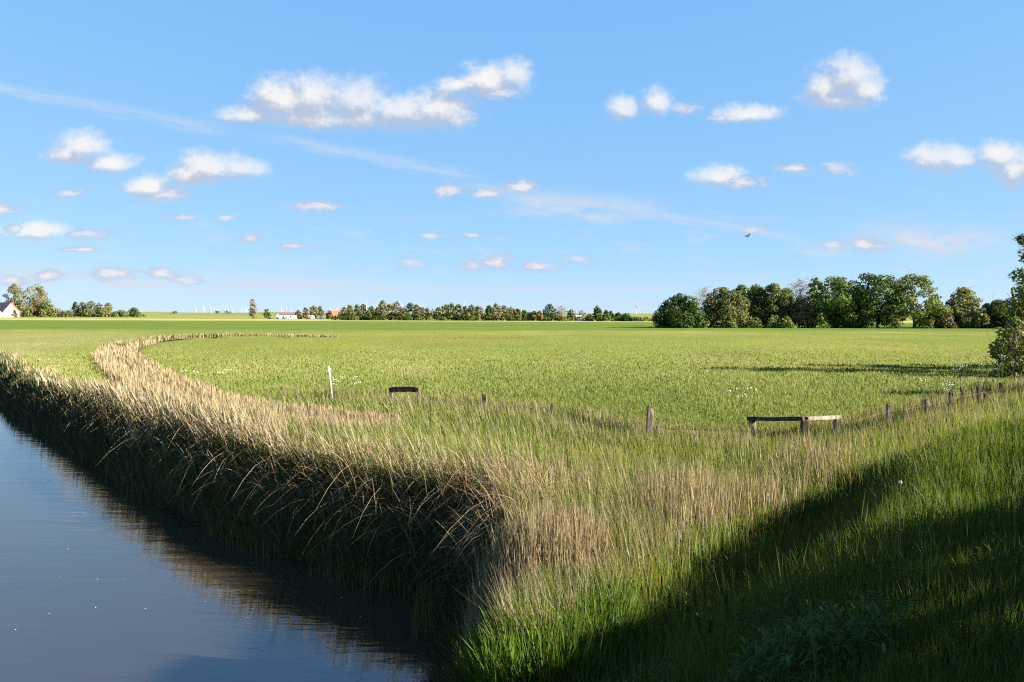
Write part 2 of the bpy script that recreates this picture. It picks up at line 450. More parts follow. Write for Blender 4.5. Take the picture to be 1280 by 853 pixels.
# --------------------------------------------------------------- blades
class Blades:
    def __init__(self): self.V, self.Q, self.T, self.CQ, self.CT, self.n = [], [], [], [], [], 0
    def add(self, P, H, Wd, lean, curl, prof, col, azim=None, droop=0.5):
        """P roots (n,3); H heights; Wd widths; lean (n,2) sideways travel as a share of H; prof = width at each level, last 0"""
        n = len(P)
        if n == 0: return
        K = len(prof) - 1
        if azim is None: azim = rng.uniform(0, math.pi, n)
        side = np.stack([np.cos(azim), np.sin(azim)], -1)
        l2 = (lean ** 2).sum(-1)
        lv = []
        for k, w in enumerate(prof):
            tt = k / K
            f = tt * (1 - curl) + tt * tt * curl
            z = P[:, 2] + H * (tt - droop * np.minimum(l2, 1.5) * tt * tt)
            c = P[:, :2] + lean * (H * f)[:, None]
            if k < K:
                o = side * (Wd * w * 0.5)[:, None]
                lv.append(np.concatenate([c - o, z[:, None]], -1)); lv.append(np.concatenate([c + o, z[:, None]], -1))
            else:
                lv.append(np.concatenate([c, z[:, None]], -1))
        V = np.stack(lv, 1)          # n, 2K+1, 3
        base = self.n + np.arange(n)[:, None] * (2 * K + 1)
        for k in range(K - 1):
            self.Q.append(base + np.array([2 * k, 2 * k + 1, 2 * k + 3, 2 * k + 2])[None, :]); self.CQ.append(col)
        self.T.append(base + np.array([2 * K - 2, 2 * K - 1, 2 * K])[None, :]); self.CT.append(col)
        self.V.append(V.reshape(-1, 3)); self.n += n * (2 * K + 1)
    def build(self, name, mat, label, cat, parent=None, kind='stuff'):
        V = np.concatenate(self.V)
        Q = np.concatenate(self.Q) if self.Q else None
        T = np.concatenate(self.T)
        C = np.concatenate(self.CQ + self.CT)
        o = mesh_from(name, V, quads=Q, tris=T, mats=[mat], col=C, parent=parent)
        return tag(o, label, cat, None, kind) if parent is None else o

def polar(n, d0, d1, p=2.0, a=39.0):
    u = rng.uniform(0, 1, n)
    q = 1 - p
    d = (d0 ** q + u * (d1 ** q - d0 ** q)) ** (1 / q)
    th = np.radians(rng.uniform(-a, a, n))
    return d * np.sin(th), d * np.cos(th)

ALB = 0.48
def palette(n, cols, weights=None, var=0.16, mixv=None):
    cols = np.array(cols)
    if mixv is None:
        idx = rng.choice(len(cols), n, p=weights)
        c = cols[idx]
    else:
        q = np.clip(mixv, 0, 1) * (len(cols) - 1)
        i = np.minimum(q.astype(int), len(cols) - 2); f = (q - i)[:, None]
        c = cols[i] * (1 - f) + cols[i + 1] * f
    return np.clip(ALB * c * (1 + rng.normal(0, var, (n, 1))) * (1 + rng.normal(0, 0.05, (n, 3))), 0.008, 0.8)

TAN = [(0.42, 0.335, 0.200), (0.35, 0.275, 0.16), (0.48, 0.40, 0.26), (0.29, 0.22, 0.125)]
GRN = [(0.115, 0.170, 0.025), (0.150, 0.205, 0.032), (0.085, 0.135, 0.022)]
YGR = [(0.21, 0.22, 0.045), (0.17, 0.20, 0.035), (0.27, 0.245, 0.085)]
DGR = [(0.050, 0.085, 0.020), (0.070, 0.110, 0.022), (0.040, 0.065, 0.018)]

def info(x, y):
    z, sd, s, e = land(x, y)
    return z, sd, s, e, poly_dist(DITCH, x, y), poly_dist(FDITCH, x, y, True)

CL_REED = [ground(a, b, -0.2) for a, b in ((560, 805), (572, 768), (640, 758), (730, 764), (765, 785), (720, 812), (620, 822))]
CL_BRIGHT = [ground(a, b, -0.2) for a, b in ((588, 900), (586, 830), (640, 818), (720, 812), (785, 825), (800, 880), (730, 940), (610, 950))]
CL_GATE = [ground(a, b, 0.0) for a, b in ((800, 690), (860, 600), (950, 570), (1060, 572), (1080, 600), (1030, 640), (930, 690), (860, 720))]

# --------------------------------------------------------------- near vegetation
nS = 560000
bx, by = polar(nS, 7.5, 80, 2.0)
bz, bsd, bs, be, bdd, bfd = info(bx, by)
dist = np.hypot(bx, by)
U = rng.uniform(0, 1, nS)
pn = fbm(bx, by, 2.2, 71); pn2 = fbm(bx, by, 7.0, 81); pn3 = fbm(bx, by, 0.8, 91)
on = bsd > -0.12
front = (bfd > -0.4)                                           # canal side of the fence ditch
ditch_in = bdd < 1.75
embm = (bs > -0.6) & (by < 15.5) & (bfd > 0.5)
bankband = (bsd < 1.8 + 1.5 * pn) & (bsd > -0.12) & ~embm
in_reed = in_poly(CL_REED, bx, by); in_bright = in_poly(CL_BRIGHT, bx, by); in_gate = in_poly(CL_GATE, bx, by)
tall = on & front & ~bankband & ~embm & ~ditch_in & (bfd > 0.3)
fring = on & (np.abs(bfd) < 1.5)
fieldm = on & ~front & ~ditch_in & (bfd < -0.4)
leftm = on & (poly_dist([(SHORE[i]) for i in range(2, len(SHORE))], bx, by, True) > 3.0) & (bfd > 0.3) & (by > 34)   # meadow beyond the bank
tall &= ~leftm & ~in_bright

def width(d, k=1.0): return k * (0.0035 + 0.00062 * d)

# --- dry reeds along the canal
bank = Blades()
rstr = 0.10 + 0.90 * sstep(-3.0, -8.5, bx)
m_ = bankband & (bsd > 0.75 + .3 * pn3) & ~((bdd > 1.6) & (bdd < 3.6) & (bsd > 1.6) & (U > .06)) & ~in_bright & ((by > 13.0) | in_reed) & (U < rstr * (1 - .5 * sstep(28, 42, by)) * np.where(bsd < 2.2, 0.42 + .22 * sstep(-7, -11, bx), (0.42 + .22 * sstep(-7, -11, bx)) * (1 - .28 * (bsd - 2.2))) * (0.35 + 1.0 * sstep(0.30, 0.55, pn)))
i = np.where(m_)[0]; n = len(i)
P = np.stack([bx[i], by[i], bz[i]], -1)
H = (0.66 + 0.50 * pn2[i] + rng.normal(0, 0.15, n)) * (1 - .6 * sstep(26, 40, by[i])); H *= .75 + .25 * rstr[i]
ln = np.stack([(-.42 * fbm(bx[i], by[i], 1.3, 201) + rng.normal(0, .15, n)) * sstep(8, -2, bx[i]) + rng.normal(-0.03, 0.10, n), rng.normal(0, .15, n) + .5 * (fbm(bx[i], by[i], 1.1, 203) - .5)], -1)
bank.add(P, H, width(dist[i], 1.0) * rng.uniform(.7, 1.4, n), ln, 0.4, (0.7, 0.7, 1.25, 0), palette(n, TAN))
# clump of straw by the inlet and the strip before the rail
m_ = (in_reed & (bsd > .35) & (U < 0.65)) | (in_gate & on & ~ditch_in & (U < 0.27 * sstep(.42, .66, .5 * pn + .5 * pn2)))
i = np.where(m_)[0]; n = len(i)
P = np.stack([bx[i], by[i], bz[i]], -1)
bank.add(P, rng.normal(0.85, 0.14, n), width(dist[i]) * rng.uniform(.7, 1.3, n), rng.normal(-0.02, 0.08, (n, 2)), 0.5, (0.7, 0.7, 1.1, 0), palette(n, [(0.38, 0.29, 0.165), (0.43, 0.335, 0.20), (0.32, 0.24, 0.135)]))
bank.build('bank_reeds', REED, 'straw coloured dry reeds leaning out along the canal bank', 'reeds')

# --- fallen reed stalks hanging over the water
st = Blades()
k = 90000
x_, y_ = polar(k, 12, 60, 1.6, 38)
sd0 = poly_dist(SHORE, x_, y_, True)
sel = (sd0 > 0.35) & (sd0 < 1.7) & (rng.uniform(0, 1, k) < 0.8)
x_, y_ = x_[sel], y_[sel]
sel = fbm(x_, y_, 1.4, 5) > 0.40
x_, y_ = x_[sel], y_[sel]
z_, sd0, _, _ = land(x_, y_)
n = len(x_)
eps = 0.3
gx_ = poly_dist(SHORE, x_ + eps, y_, True) - poly_dist(SHORE, x_ - eps, y_, True)
gy_ = poly_dist(SHORE, x_, y_ + eps, True) - poly_dist(SHORE, x_, y_ - eps, True)
gl = np.hypot(gx_, gy_) + 1e-6
outw = np.stack([-gx_ / gl, -gy_ / gl], -1)
ang = rng.normal(0, 1.15, n)
dirv = np.stack([outw[:, 0] * np.cos(ang) - outw[:, 1] * np.sin(ang), outw[:, 0] * np.sin(ang) + outw[:, 1] * np.cos(ang)], -1)
mag = rng.uniform(0.3, 1.35, n)
st.add(np.stack([x_, y_, z_ + rng.uniform(0, .45, n) * (1 - .8 * sstep(24, 38, y_))], -1), rng.uniform(0.30, 1.25, n) * (1 - .5 * sstep(24, 40, y_)), rng.uniform(0.5, 1.5, n) * (0.006 + 0.00042 * np.hypot(x_, y_)), dirv * mag[:, None], 0.25, (1, .95, .9, .8, .6, 0), palette(n, [(0.36, 0.26, 0.14), (0.27, 0.18, 0.09), (0.42, 0.32, 0.19)]), droop=0.95)
st.build('fallen_reed_stalks', REED, 'tangled bent reed stalks hanging over the dark water edge', 'reeds')

# --- green growth at the foot of the bank, and sprouts standing in the water
gb = Blades()
m_ = (bsd > -0.2) & (bsd < 1.5) & ~in_bright & (U > 0.45)
i = np.where(m_)[0]; n = len(i)
gb.add(np.stack([bx[i], by[i], np.maximum(bz[i], WZ - 0.05)], -1), rng.uniform(.25, .6, n), width(dist[i], 1.2), np.stack([rng.normal(-.25, .25, n), rng.normal(-.15, .25, n)], -1), 0.6, (1, .8, 0), palette(n, DGR + [(0.16, 0.13, 0.07), (0.26, 0.20, 0.11)]))
x_, y_ = polar(60000, 12, 45, 1.6, 38); sd0 = poly_dist(SHORE, x_, y_, True)
sel = (sd0 > -0.55) & (sd0 < -0.08) & (fbm(x_, y_, 0.7, 44, 1) > 0.60)
x_, y_ = x_[sel], y_[sel]; n = len(x_)
gb.add(np.stack([x_, y_, np.full(n, WZ - 0.05)], -1), rng.uniform(.2, .62, n), np.full(n, .012), rng.normal(0, .10, (n, 2)), .5, (1, .8, 0), palette(n, [(0.13, 0.18, 0.04), (0.09, 0.14, 0.03), (0.2, 0.2, 0.07)]))
gb.build('bank_grass', PLANT, 'dark green grass at the foot of the reed bank', 'grass')

# --- reed-filled ditch winding across the meadow
dr = Blades()
x_, y_ = polar(420000, 22, 175, 1.9, 39)
dd = poly_dist(DITCH, x_, y_)
sel = (dd < 1.35 + 0.4 * fbm(x_, y_, 2.5, 61) + .15 * sstep(45, 60, y_)) & (y_ < 104)
x_, y_, dd = x_[sel], y_[sel], dd[sel]
z_ = land(x_, y_)[0]; n = len(x_); dI = np.hypot(x_, y_)
dr.add(np.stack([x_, y_, z_], -1), (0.74 + 0.26 * fbm(x_, y_, 1.8, 62) + rng.normal(0, .09, n)) * (1 - 0.3 * sstep(0.6, 1.7, dd)) * (1 - .5 * sstep(88, 108, y_)), width(dI, .8) * rng.uniform(.7, 1.3, n), np.stack([rng.normal(-.06, .06, n), rng.normal(-.02, .06, n)], -1), 0.4, (.8, .8, 1.3, 0), palette(n, [(0.47, 0.36, 0.20), (0.42, 0.31, 0.165), (0.50, 0.40, 0.24)], var=.05))
xs_, ys_ = [], []
for (ax_, ay_), (bx_, by_) in zip(DITCH[7:-1], DITCH[8:]):
    L_ = math.hypot(bx_ - ax_, by_ - ay_); k_ = int(L_ * 120 * sstep(-26, -42, .5 * (ax_ + bx_))); tt_ = rng.uniform(0, 1, k_)
    xs_.append(ax_ + (bx_ - ax_) * tt_ + rng.normal(0, .3, k_)); ys_.append(ay_ + (by_ - ay_) * tt_ + rng.normal(0, .6, k_))
x_ = np.concatenate(xs_); y_ = np.concatenate(ys_); n = len(x_)
dr.add(np.stack([x_, y_, np.full(n, -.05)], -1), rng.normal(.50, .12, n) * (1 - .6 * sstep(-46, -18, x_)), rng.uniform(.04, .09, n), rng.normal(-.05, .08, (n, 2)), .4, (.8, .8, 1.2, 0), palette(n, [(0.34, 0.30, 0.15), (0.28, 0.27, 0.11), (0.40, 0.34, 0.19)], var=.06))
dr.build('ditch_reeds', REED, 'dense tan reed belt winding through the green meadow', 'reeds')

# --- mixed tall grass between canal and fence
tg = Blades()
m_ = (tall | (bankband & (bsd > 0.9) & (U > 0.5 + .25 * sstep(-7, -11, bx))) | (in_gate & on & (U > 0.5))) & ~in_reed
i = np.where(m_)[0]; n = len(i)
straw = rng.uniform(0, 1, n) < (0.07 + 0.24 * sstep(0.44, 0.66, pn2[i])) * (.55 + .45 * sstep(17, 22, by[i])) * (1 - .65 * sstep(-5, -9, bx[i]))
hue = np.clip(0.5 * pn[i] + 0.7 * pn3[i] - 0.12, 0, 1)
cg = palette(n, [(0.115, 0.175, 0.024), (0.185, 0.250, 0.036), (0.265, 0.300, 0.052), (0.33, 0.31, 0.09)], mixv=hue + rng.normal(0, .12, n))
ct = palette(n, TAN)
c_ = np.where(straw[:, None], ct, cg)
H = np.where(straw, rng.normal(.80, .14, n), rng.normal(.50, .12, n)) * (0.8 + 0.5 * pn[i]) * (1 - .55 * sstep(24, 38, by[i]) * sstep(-4, -10, bx[i]))
ln = np.stack([rng.normal(-.10, .14, n), rng.normal(-.02, .13, n)], -1) + np.stack([-0.20 * sstep(3, -4, bx[i]), 0 * H], -1)
tg.add(np.stack([bx[i], by[i], bz[i]], -1), H, width(dist[i], 1.15) * np.where(straw, .8, 1.2) * rng.uniform(.7, 1.3, n), ln, .5, (1, .85, 0), c_)
# scrubby rough growth along the fence ditch
i = np.where(fring & ~ditch_in)[0]; n = len(i)
dk_ = (fbm(bx[i], by[i], 1.6, 17) > 0.45) & (np.abs(bfd[i]) < .8)
c_ = np.where(dk_[:, None], palette(n, DGR), np.where((U[i] < .5)[:, None], palette(n, TAN), palette(n, YGR)))
tg.add(np.stack([bx[i], by[i], bz[i]], -1), rng.normal(.55, .13, n), width(dist[i], 1.2), rng.normal(-.08, .17, (n, 2)), .5, (1, .8, 0), c_)
tg.build('tall_grass', PLANT, 'tall yellow green grass mixed with straw stalks before the fence', 'grass')

# --- bright broad grass by the inlet
bg = Blades()
x_ = rng.uniform(-1.6, 2.6, 70000); y_ = rng.uniform(5.5, 11.0, 70000)
z_, sd0, s0, _ = land(x_, y_)
sel = in_poly(CL_BRIGHT, x_, y_) & (sd0 > -0.3) & (rng.uniform(0, 1, 70000) < 0.4)
x_, y_, z_ = x_[sel], y_[sel], z_[sel]; n = len(x_)
out_ = np.stack([x_ - x_.mean(), y_ - y_.mean()], -1)
bg.add(np.stack([x_, y_, np.maximum(z_, WZ - .03)], -1), rng.uniform(.38, .68, n), rng.uniform(.010, .019, n), out_ * .16 + rng.normal(0, .16, (n, 2)), .7, (.8, 1, .75, 0), palette(n, [(0.120, 0.205, 0.024), (0.165, 0.250, 0.032), (0.085, 0.155, 0.020)]), droop=.6)
bg.build('sedge_clump', PLANT, 'bright green clump of broad bladed sedge by the water corner', 'grass')

# --- grass of the road bank
eg = Blades()
ne = 330000
x_, y_ = polar(ne, 2.0, 23, 1.3, 42)
z_, sd0, s0, e0 = land(x_, y_); fd0 = poly_dist(FDITCH, x_, y_, True)
sel = (s0 > -0.9) & (sd0 > -0.1) & (fd0 > .4) & ~in_poly(CL_BRIGHT, x_, y_) & ((s0 > -0.3) | (rng.uniform(0, 1, ne) < .4)) & (rng.uniform(0, 1, ne) < 0.72)
x_, y_, z_, s0 = x_[sel], y_[sel], z_[sel], s0[sel]; n = len(x_); dI = np.hypot(x_, y_)
pp = fbm(x_, y_, 1.6, 33); pq = fbm(x_, y_, .5, 34, 2)
far_ = sstep(8, 13, y_)
c_ = palette(n, [(0.070, 0.105, 0.018), (0.115, 0.160, 0.024), (0.185, 0.225, 0.036), (0.25, 0.255, 0.07)], mixv=pp * .6 + pq * .5 - .15 + .12 * far_ + rng.normal(0, .1, n))
hh = rng.normal(.34, .08, n) * (.5 + 1.0 * pp) * (1 + .75 * sstep(2.6, 4.2, s0) * sstep(6, 9, y_)) * (.6 + .4 * sstep(3.5, 7, dI))
eg.add(np.stack([x_, y_, z_], -1), hh, (.0022 + .00068 * dI) * rng.uniform(.7, 1.5, n), rng.normal(-.03, .17, (n, 2)), .65, (1, .8, 0), c_)
st_ = np.where((rng.uniform(0, 1, n) < .010 * (.25 + sstep(2.2, 4.0, s0)) * (.25 + .75 * sstep(4, 8, y_))))[0]      # flowering stalks standing above the rest
ns = len(st_)
eg.add(np.stack([x_, y_, z_], -1)[st_], rng.uniform(.45, .8, ns), (.0016 + .00045 * dI[st_]), rng.normal(-.04, .10, (ns, 2)), .7, (.5, .5, 1.5, 0), palette(ns, [(0.20, 0.20, 0.07), (0.16, 0.19, 0.05), (0.27, 0.22, 0.11)]))
# docks and nettles among the grass
k_ = 60000
x_, y_ = polar(k_, 3.0, 18, 1.3, 42); z_, sd0, s0, e0 = land(x_, y_)
sel = (s0 > -2.6) & (sd0 > .6) & (fbm(x_, y_, .9, 301, 2) > .60) & (poly_dist(FDITCH, x_, y_, True) > .8)
x_, y_, z_ = x_[sel], y_[sel], z_[sel]; n = len(x_)
a_ = rng.uniform(0, 2 * math.pi, n)
eg.add(np.stack([x_, y_, z_ + rng.uniform(.04, .34, n)], -1), rng.uniform(.035, .085, n), rng.uniform(.012, .024, n), np.stack([np.cos(a_), np.sin(a_)], -1) * rng.uniform(.7, 1.4, n)[:, None], .3, (.3, 1, .8, 0), palette(n, [(0.085, 0.145, 0.024), (0.12, 0.18, 0.03), (0.065, 0.11, 0.02)]), azim=a_ + math.pi / 2, droop=.45)
eg.build('road_bank_grass', PLANT, 'long green grass on the shaded slope of the road bank', 'grass')

# --- meadow
mg = Blades()
x_, y_ = polar(400000, 26, 150, 1.8, 39)
z_, sd0, s0, e0 = land(x_, y_); fd0 = poly_dist(FDITCH, x_, y_, True); dd = poly_dist(DITCH, x_, y_)
sel = (sd0 > 2.6) & (dd > 1.5) & (rng.uniform(0, 1, len(x_)) < 1 - .9 * sstep(30, 130, y_) ** .6) & ((fd0 < -.5) | (sd0 > 3.5) & (y_ > 31)) & ~((s0 > 0) & (y_ < 25))
x_, y_, z_, dd = x_[sel], y_[sel], z_[sel], dd[sel]; n = len(x_); dI = np.hypot(x_, y_)
pa = fbm(x_, y_ * .5, 6, 51); pb = fbm(x_, y_ * .45, 1.7, 52); pc = fbm(x_, y_ * .6, 25, 53)
left_ = sstep(0, -10, x_ + .45 * y_ - 6) * sstep(2, 8, dd)
c_ = palette(n, [(0.120, 0.170, 0.028), (0.205, 0.250, 0.046), (0.270, 0.295, 0.068), (0.36, 0.325, 0.130)], mixv=.75 * pa + .5 * pb + .6 * (pc - .5) - .14 + .22 * left_ + rng.normal(0, .05, n), var=.09)
dryk = rng.uniform(0, 1, n) < .015 + .20 * left_
c_ = np.where(dryk[:, None], palette(n, [(0.36, 0.29, 0.16), (0.30, 0.25, 0.12)]), c_)
hh = (.06 + .13 * pb + .09 * pa) * rng.uniform(.7, 1.3, n) * (1 - .72 * sstep(36, 100, dI))
faz = np.arctan2(-y_ / dI + TO_SUN.y, -x_ / dI + TO_SUN.x) + math.pi / 2
az_ = np.where(rng.uniform(0, 1, n) < .35 + .55 * sstep(28, 55, dI), faz + rng.normal(0, .45, n), rng.uniform(0, math.pi, n))
mg.add(np.stack([x_, y_, z_], -1), hh, width(dI, 1.15) * rng.uniform(.7, 1.4, n), rng.normal(-.05, .25, (n, 2)), .6, (1, .75, 0), c_, azim=az_)
mg.build('meadow_grass', PLANT, 'green summer grass of the wide flat meadow', 'grass')

# --------------------------------------------------------------- solid shapes
class Geo:
    def __init__(self): self.V, self.Q, self.T, self.n = [], [], [], 0
    def tube(self, pts, rad, k=6, cap=True, square=None, jitter=0.0, seed=0):
        """a swept tube; square=(a, b) makes a slightly rounded timber section"""
        rg = np.random.default_rng(seed)
        pts = [Vector(p) for p in pts]
        rings = []
        for q, pt in enumerate(pts):
            a = pts[max(q - 1, 0)]; b = pts[min(q + 1, len(pts) - 1)]
            d = (b - a).normalized()
            ref = Vector((0, 0, 1)) if abs(d.z) < .9 else Vector((1, 0, 0))
            sx = d.cross(ref).normalized(); sy = sx.cross(d)
            ring = []
            if square:
                a_, b_ = square; c = .22
                prof = [(1, -1 + c), (1, 1 - c), (1 - c, 1), (-1 + c, 1), (-1, 1 - c), (-1, -1 + c), (-1 + c, -1), (1 - c, -1)]
                for u, v in prof:
                    f = rad[q] * (1 + rg.normal(0, jitter))
                    ring.append(pt + sx * u * a_ * .5 * f + sy * v * b_ * .5 * f)
            else:
                for j in range(k):
                    t = 2 * math.pi * j / k
                    ring.append(pt + (sx * math.cos(t) + sy * math.sin(t)) * rad[q] * (1 + rg.normal(0, jitter)))
            rings.append(ring)
        k = len(rings[0]); base = self.n
        for r_ in rings: self.V += [tuple(v) for v in r_]
        for q in range(len(rings) - 1):
            for j in range(k):
                j2 = (j + 1) % k
                self.Q.append((base + q * k + j, base + q * k + j2, base + (q + 1) * k + j2, base + (q + 1) * k + j))
        self.n += k * len(rings)
        if cap:
            for q, ring in ((0, rings[0]), (len(rings) - 1, rings[-1])):
                c = sum(ring, Vector()) / k
                self.V.append(tuple(c)); ci = self.n; self.n += 1
                o_ = base + q * k
                for j in range(k):
                    t = (o_ + j, o_ + (j + 1) % k, ci)
                    self.T.append(t if q else t[::-1])
    def box(self, c, s, rz=0.0):
        x, y, z = (v / 2 for v in s); b = self.n
        ca, sa = math.cos(rz), math.sin(rz)
        for dx in (-x, x):
            for dy in (-y, y):
                for dz in (-z, z):
                    self.V.append((c[0] + dx * ca - dy * sa, c[1] + dx * sa + dy * ca, c[2] + dz))
        for f in ((0, 1, 3, 2), (4, 6, 7, 5), (0, 4, 5, 1), (2, 3, 7, 6), (0, 2, 6, 4), (1, 5, 7, 3)):
            self.Q.append(tuple(b + v for v in f))
        self.n += 8
    def face(self, vs):
        b = self.n; self.V += [tuple(v) for v in vs]; self.n += len(vs)
        (self.Q if len(vs) == 4 else self.T).append(tuple(range(b, b + len(vs))))
    def build(self, name, mat, parent=None, sm=False):
        return mesh_from(name, self.V, quads=self.Q or None, tris=self.T or None, mats=[mat], parent=parent, smooth_=sm)

WOOD = solid('weathered_wood', (0.135, 0.108, 0.080), .85, 9, .55, (1, 1, .25), .6, .15)
WOOD_DK = solid('dark_wood', (0.060, 0.042, 0.032), .85, 9, .6, (1, 1, .3), .6, .15)
WHITE = solid('white_paint', (0.80, 0.80, 0.78), .45, 3, .06)
POLE = solid('worn_white_paint', (0.36, 0.36, 0.35), .5, 3, .2)
BLUEW = solid('pale_blue_plastic', (0.42, 0.56, 0.82), .35, 8, .2)
BARK = solid('bark', (0.17, 0.13, 0.095), .9, 4, .4, (1, 1, .3), .4, .1)
BARK_PALE = solid('pale_bark', (0.22, 0.19, 0.155), .9, 4, .3, (1, 1, .3), .3, .1)
RENDER = solid('cream_render', (0.78, 0.74, 0.66), .8, 2, .06)
TILE_DK = solid('dark_roof_tile', (0.045, 0.040, 0.045), .7, 3, .3)
TILE_RED = solid('red_roof_tile', (0.42, 0.11, 0.055), .75, 3, .25)
TRIM_RED = solid('red_trim', (0.55, 0.07, 0.035), .6, 3, .1)
BRICK = solid('brick_wall', (0.20, 0.10, 0.07), .85, 3, .25)
GLASSY = solid('window_pane', (0.03, 0.035, 0.045), .1, 3, .1, spec=.6)
BLUE_WALL = solid('blue_grey_cladding', (0.20, 0.28, 0.40), .6, 3, .1)
ROOF_BR = solid('brown_sheet_roof', (0.13, 0.085, 0.08), .6, 3, .2)
CONC = solid('grey_concrete', (0.36, 0.35, 0.33), .85, 5, .2)

def wpt(px, py, Y):
    return Vector(at(px, py, Y))

def gz_(x, y):
    return float(land(np.array([x]), np.array([y]))[0][0])

def post(px, top, Y, w, label, lean=(0, 0), mat=None, group='fence posts along the meadow ditch', name='fence_post', sq=True, seed=1, cat='post'):
    tp = wpt(px, top, Y); zb = gz_(tp.x, tp.y) - .15
    root = empty(name, (tp.x - lean[0], tp.y - lean[1], zb + .15), label, cat, group)
    h = tp.z - zb
    pts = [Vector((lean[0] * t_, lean[1] * t_, -.15 + h * t_)) for t_ in (0, .3, .6, .85, 1)]
    g = Geo(); g.tube(pts, [1.05, 1, .97, 1, .93], square=(w, w * .9) if sq else None, jitter=.06, seed=seed)
    if not sq:
        g = Geo(); g.tube(pts, [w * .55, w * .5, w * .5, w * .48, w * .42], k=7, jitter=.08, seed=seed)
    g.build('shaft', mat or WOOD, root)
    c = Geo(); tz = pts[-1]
    c.tube([tz + Vector((0, 0, -.012)), tz + Vector((.01, 0, .022))], [1.0, .8], square=(w * .97, w * .87), jitter=.05, seed=seed + 50)
    c.build('weathered_top', WOOD_DK, root)
    return root

post(813, 508.5, 22.6, .19, 'stout split wooden post standing alone between the ditch and the rail', (.05, 0), seed=3)
post(605.5, 493, 29.5, .19, 'short pale post in reeds between the low dark rail and the stout lone post', (-.03, 0), seed=4)
post(690, 505, 27.2, .10, 'thin dark broken stake in scrub halfway between two short posts', (.06, 0), mat=WOOD_DK, seed=5)
post(1110.5, 507, 24.5, .13, 'first grey post beyond the corner rail, half sunk in grass', (-.04, 0), seed=6)
post(1158, 500.5, 27, .13, 'pale leaning second post beyond the corner rail', (-.10, 0), mat=WOOD, seed=7)
post(1188.5, 491, 29.5, .14, 'dark third post beyond the corner rail', (-.04, 0), mat=WOOD_DK, seed=8)
post(1201, 484.5, 31.5, .07, 'spindly dark stake leaning between the third and the tallest dark post', (-.22, 0), mat=WOOD_DK, seed=9)
post(1223, 484, 32, .13, 'tallest slim dark post in the fence by the cow parsley', (-.06, 0), mat=WOOD_DK, seed=10)
post(1232.5, 494, 30.5, .16, 'thick dark stump leaning at the foot of the tallest slim post', (-.14, 0), mat=WOOD_DK, seed=11)
post(1251, 479, 34.5, .12, 'dark post nearest the hawthorn bush', (.03, 0), mat=WOOD_DK, seed=12)
post(1257, 488, 33, .10, 'grey leaning post just before the post nearest the hawthorn', (-.10, 0), seed=13)

# corner rail: three posts, two beams
pl, pm, pr = wpt(940, 524, 23.2), wpt(1006, 524, 22.0), wpt(1046, 523, 23.3)
gr = empty('corner_rail', (pm.x, pm.y, gz_(pm.x, pm.y)), 'low brown corner rail of two beams on three posts in the tall straw', 'wooden rail')
o0 = Vector(gr.location)
for q, (pp_, w_, mt_, ln_) in enumerate(((pl, .17, WOOD, .12), (pm, .19, WOOD_DK, .0), (pr, .16, WOOD, -.06))):
    zb = gz_(pp_.x, pp_.y) - .2
    g = Geo()
    g.tube([Vector((pp_.x + ln_ * .9, pp_.y, zb)) - o0, Vector((pp_.x + ln_ * .5, pp_.y, (zb + pp_.z) / 2)) - o0, Vector((pp_.x, pp_.y, pp_.z - .045)) - o0], [1.05, 1, .95], square=(w_, w_), jitter=.07, seed=20 + q)
    g.build('post', mt_, gr)
def beam(a, b, w, h, mat, seed, parent, off, sag=.0):
    g = Geo(); a, b = Vector(a), Vector(b)
    pts = [a.lerp(b, t_) + Vector((0, 0, -sag * 4 * t_ * (1 - t_))) - off for t_ in (0, .12, .3, .5, .7, .88, 1)]
    g.tube(pts, [.8, 1, .96, 1, .95, 1, .85], square=(w, h), jitter=.07, seed=seed)
    return g.build('beam', mat, parent)
dz = Vector((0, 0, .015))
dirl = (pm - pl).normalized(); dirr = (pr - pm).normalized()
beam(pl - dirl * .13 + dz, pm - dirl * .02 + dz, .17, .12, WOOD_DK, 31, gr, o0, .015)
beam(pm + dirr * .08 + dz * 1.4, pr + dirr * .10 + dz * 2.6, .15, .10, WOOD, 32, gr, o0, .012)

# low dark rail in the reeds
a_, b_ = wpt(487, 487.5, 31.2), wpt(524, 487.5, 30.6)
lr = empty('low_rail', (a_.x, a_.y, gz_(a_.x, a_.y)), 'short dark wooden rail on two posts half hidden in reeds', 'wooden rail')
o0 = Vector(lr.location)
beam(a_, b_, .14, .20, WOOD_DK, 41, lr, o0, -.02)
for q, pp_ in enumerate((a_ + Vector((.04, .14, 0)), b_ + Vector((-.04, .14, 0)))):
    g = Geo(); g.tube([Vector((pp_.x, pp_.y, gz_(pp_.x, pp_.y) - .2)) - o0, pp_ - o0 + Vector((0, 0, -.05))], [1, .95], square=(.13, .13), jitter=.05, seed=44 + q)
    g.build('post', WOOD, lr)

# leaning white marker pole
tp = wpt(411.5, 462, 31.0); bt = wpt(417, 508, 31.0)
mp = empty('marker_pole', (bt.x, bt.y, gz_(bt.x, bt.y)), 'leaning slim white pole with a pale blue cap at the reed edge', 'marker pole')
o0 = Vector(mp.location)
bt.z = mp.location.z - .15
g = Geo(); g.tube([bt - o0, bt.lerp(tp, .5) - o0, tp - o0], [.027, .027, .027], k=8); g.build('pole', POLE, mp, True)
ax = (tp - bt).normalized()
g = Geo(); g.tube([tp - ax * .10 - o0 + Vector((-.0, -.07, 0)), tp + ax * .13 - o0 + Vector((0, -.07, 0))], [1, 1], square=(.12, .04)); g.build('sign_plate', BLUEW, mp)
g = Geo(); g.tube([tp - ax * .03 - o0, tp + ax * .05 - o0], [.055, .05], k=8); g.build('cap', CONC, mp)

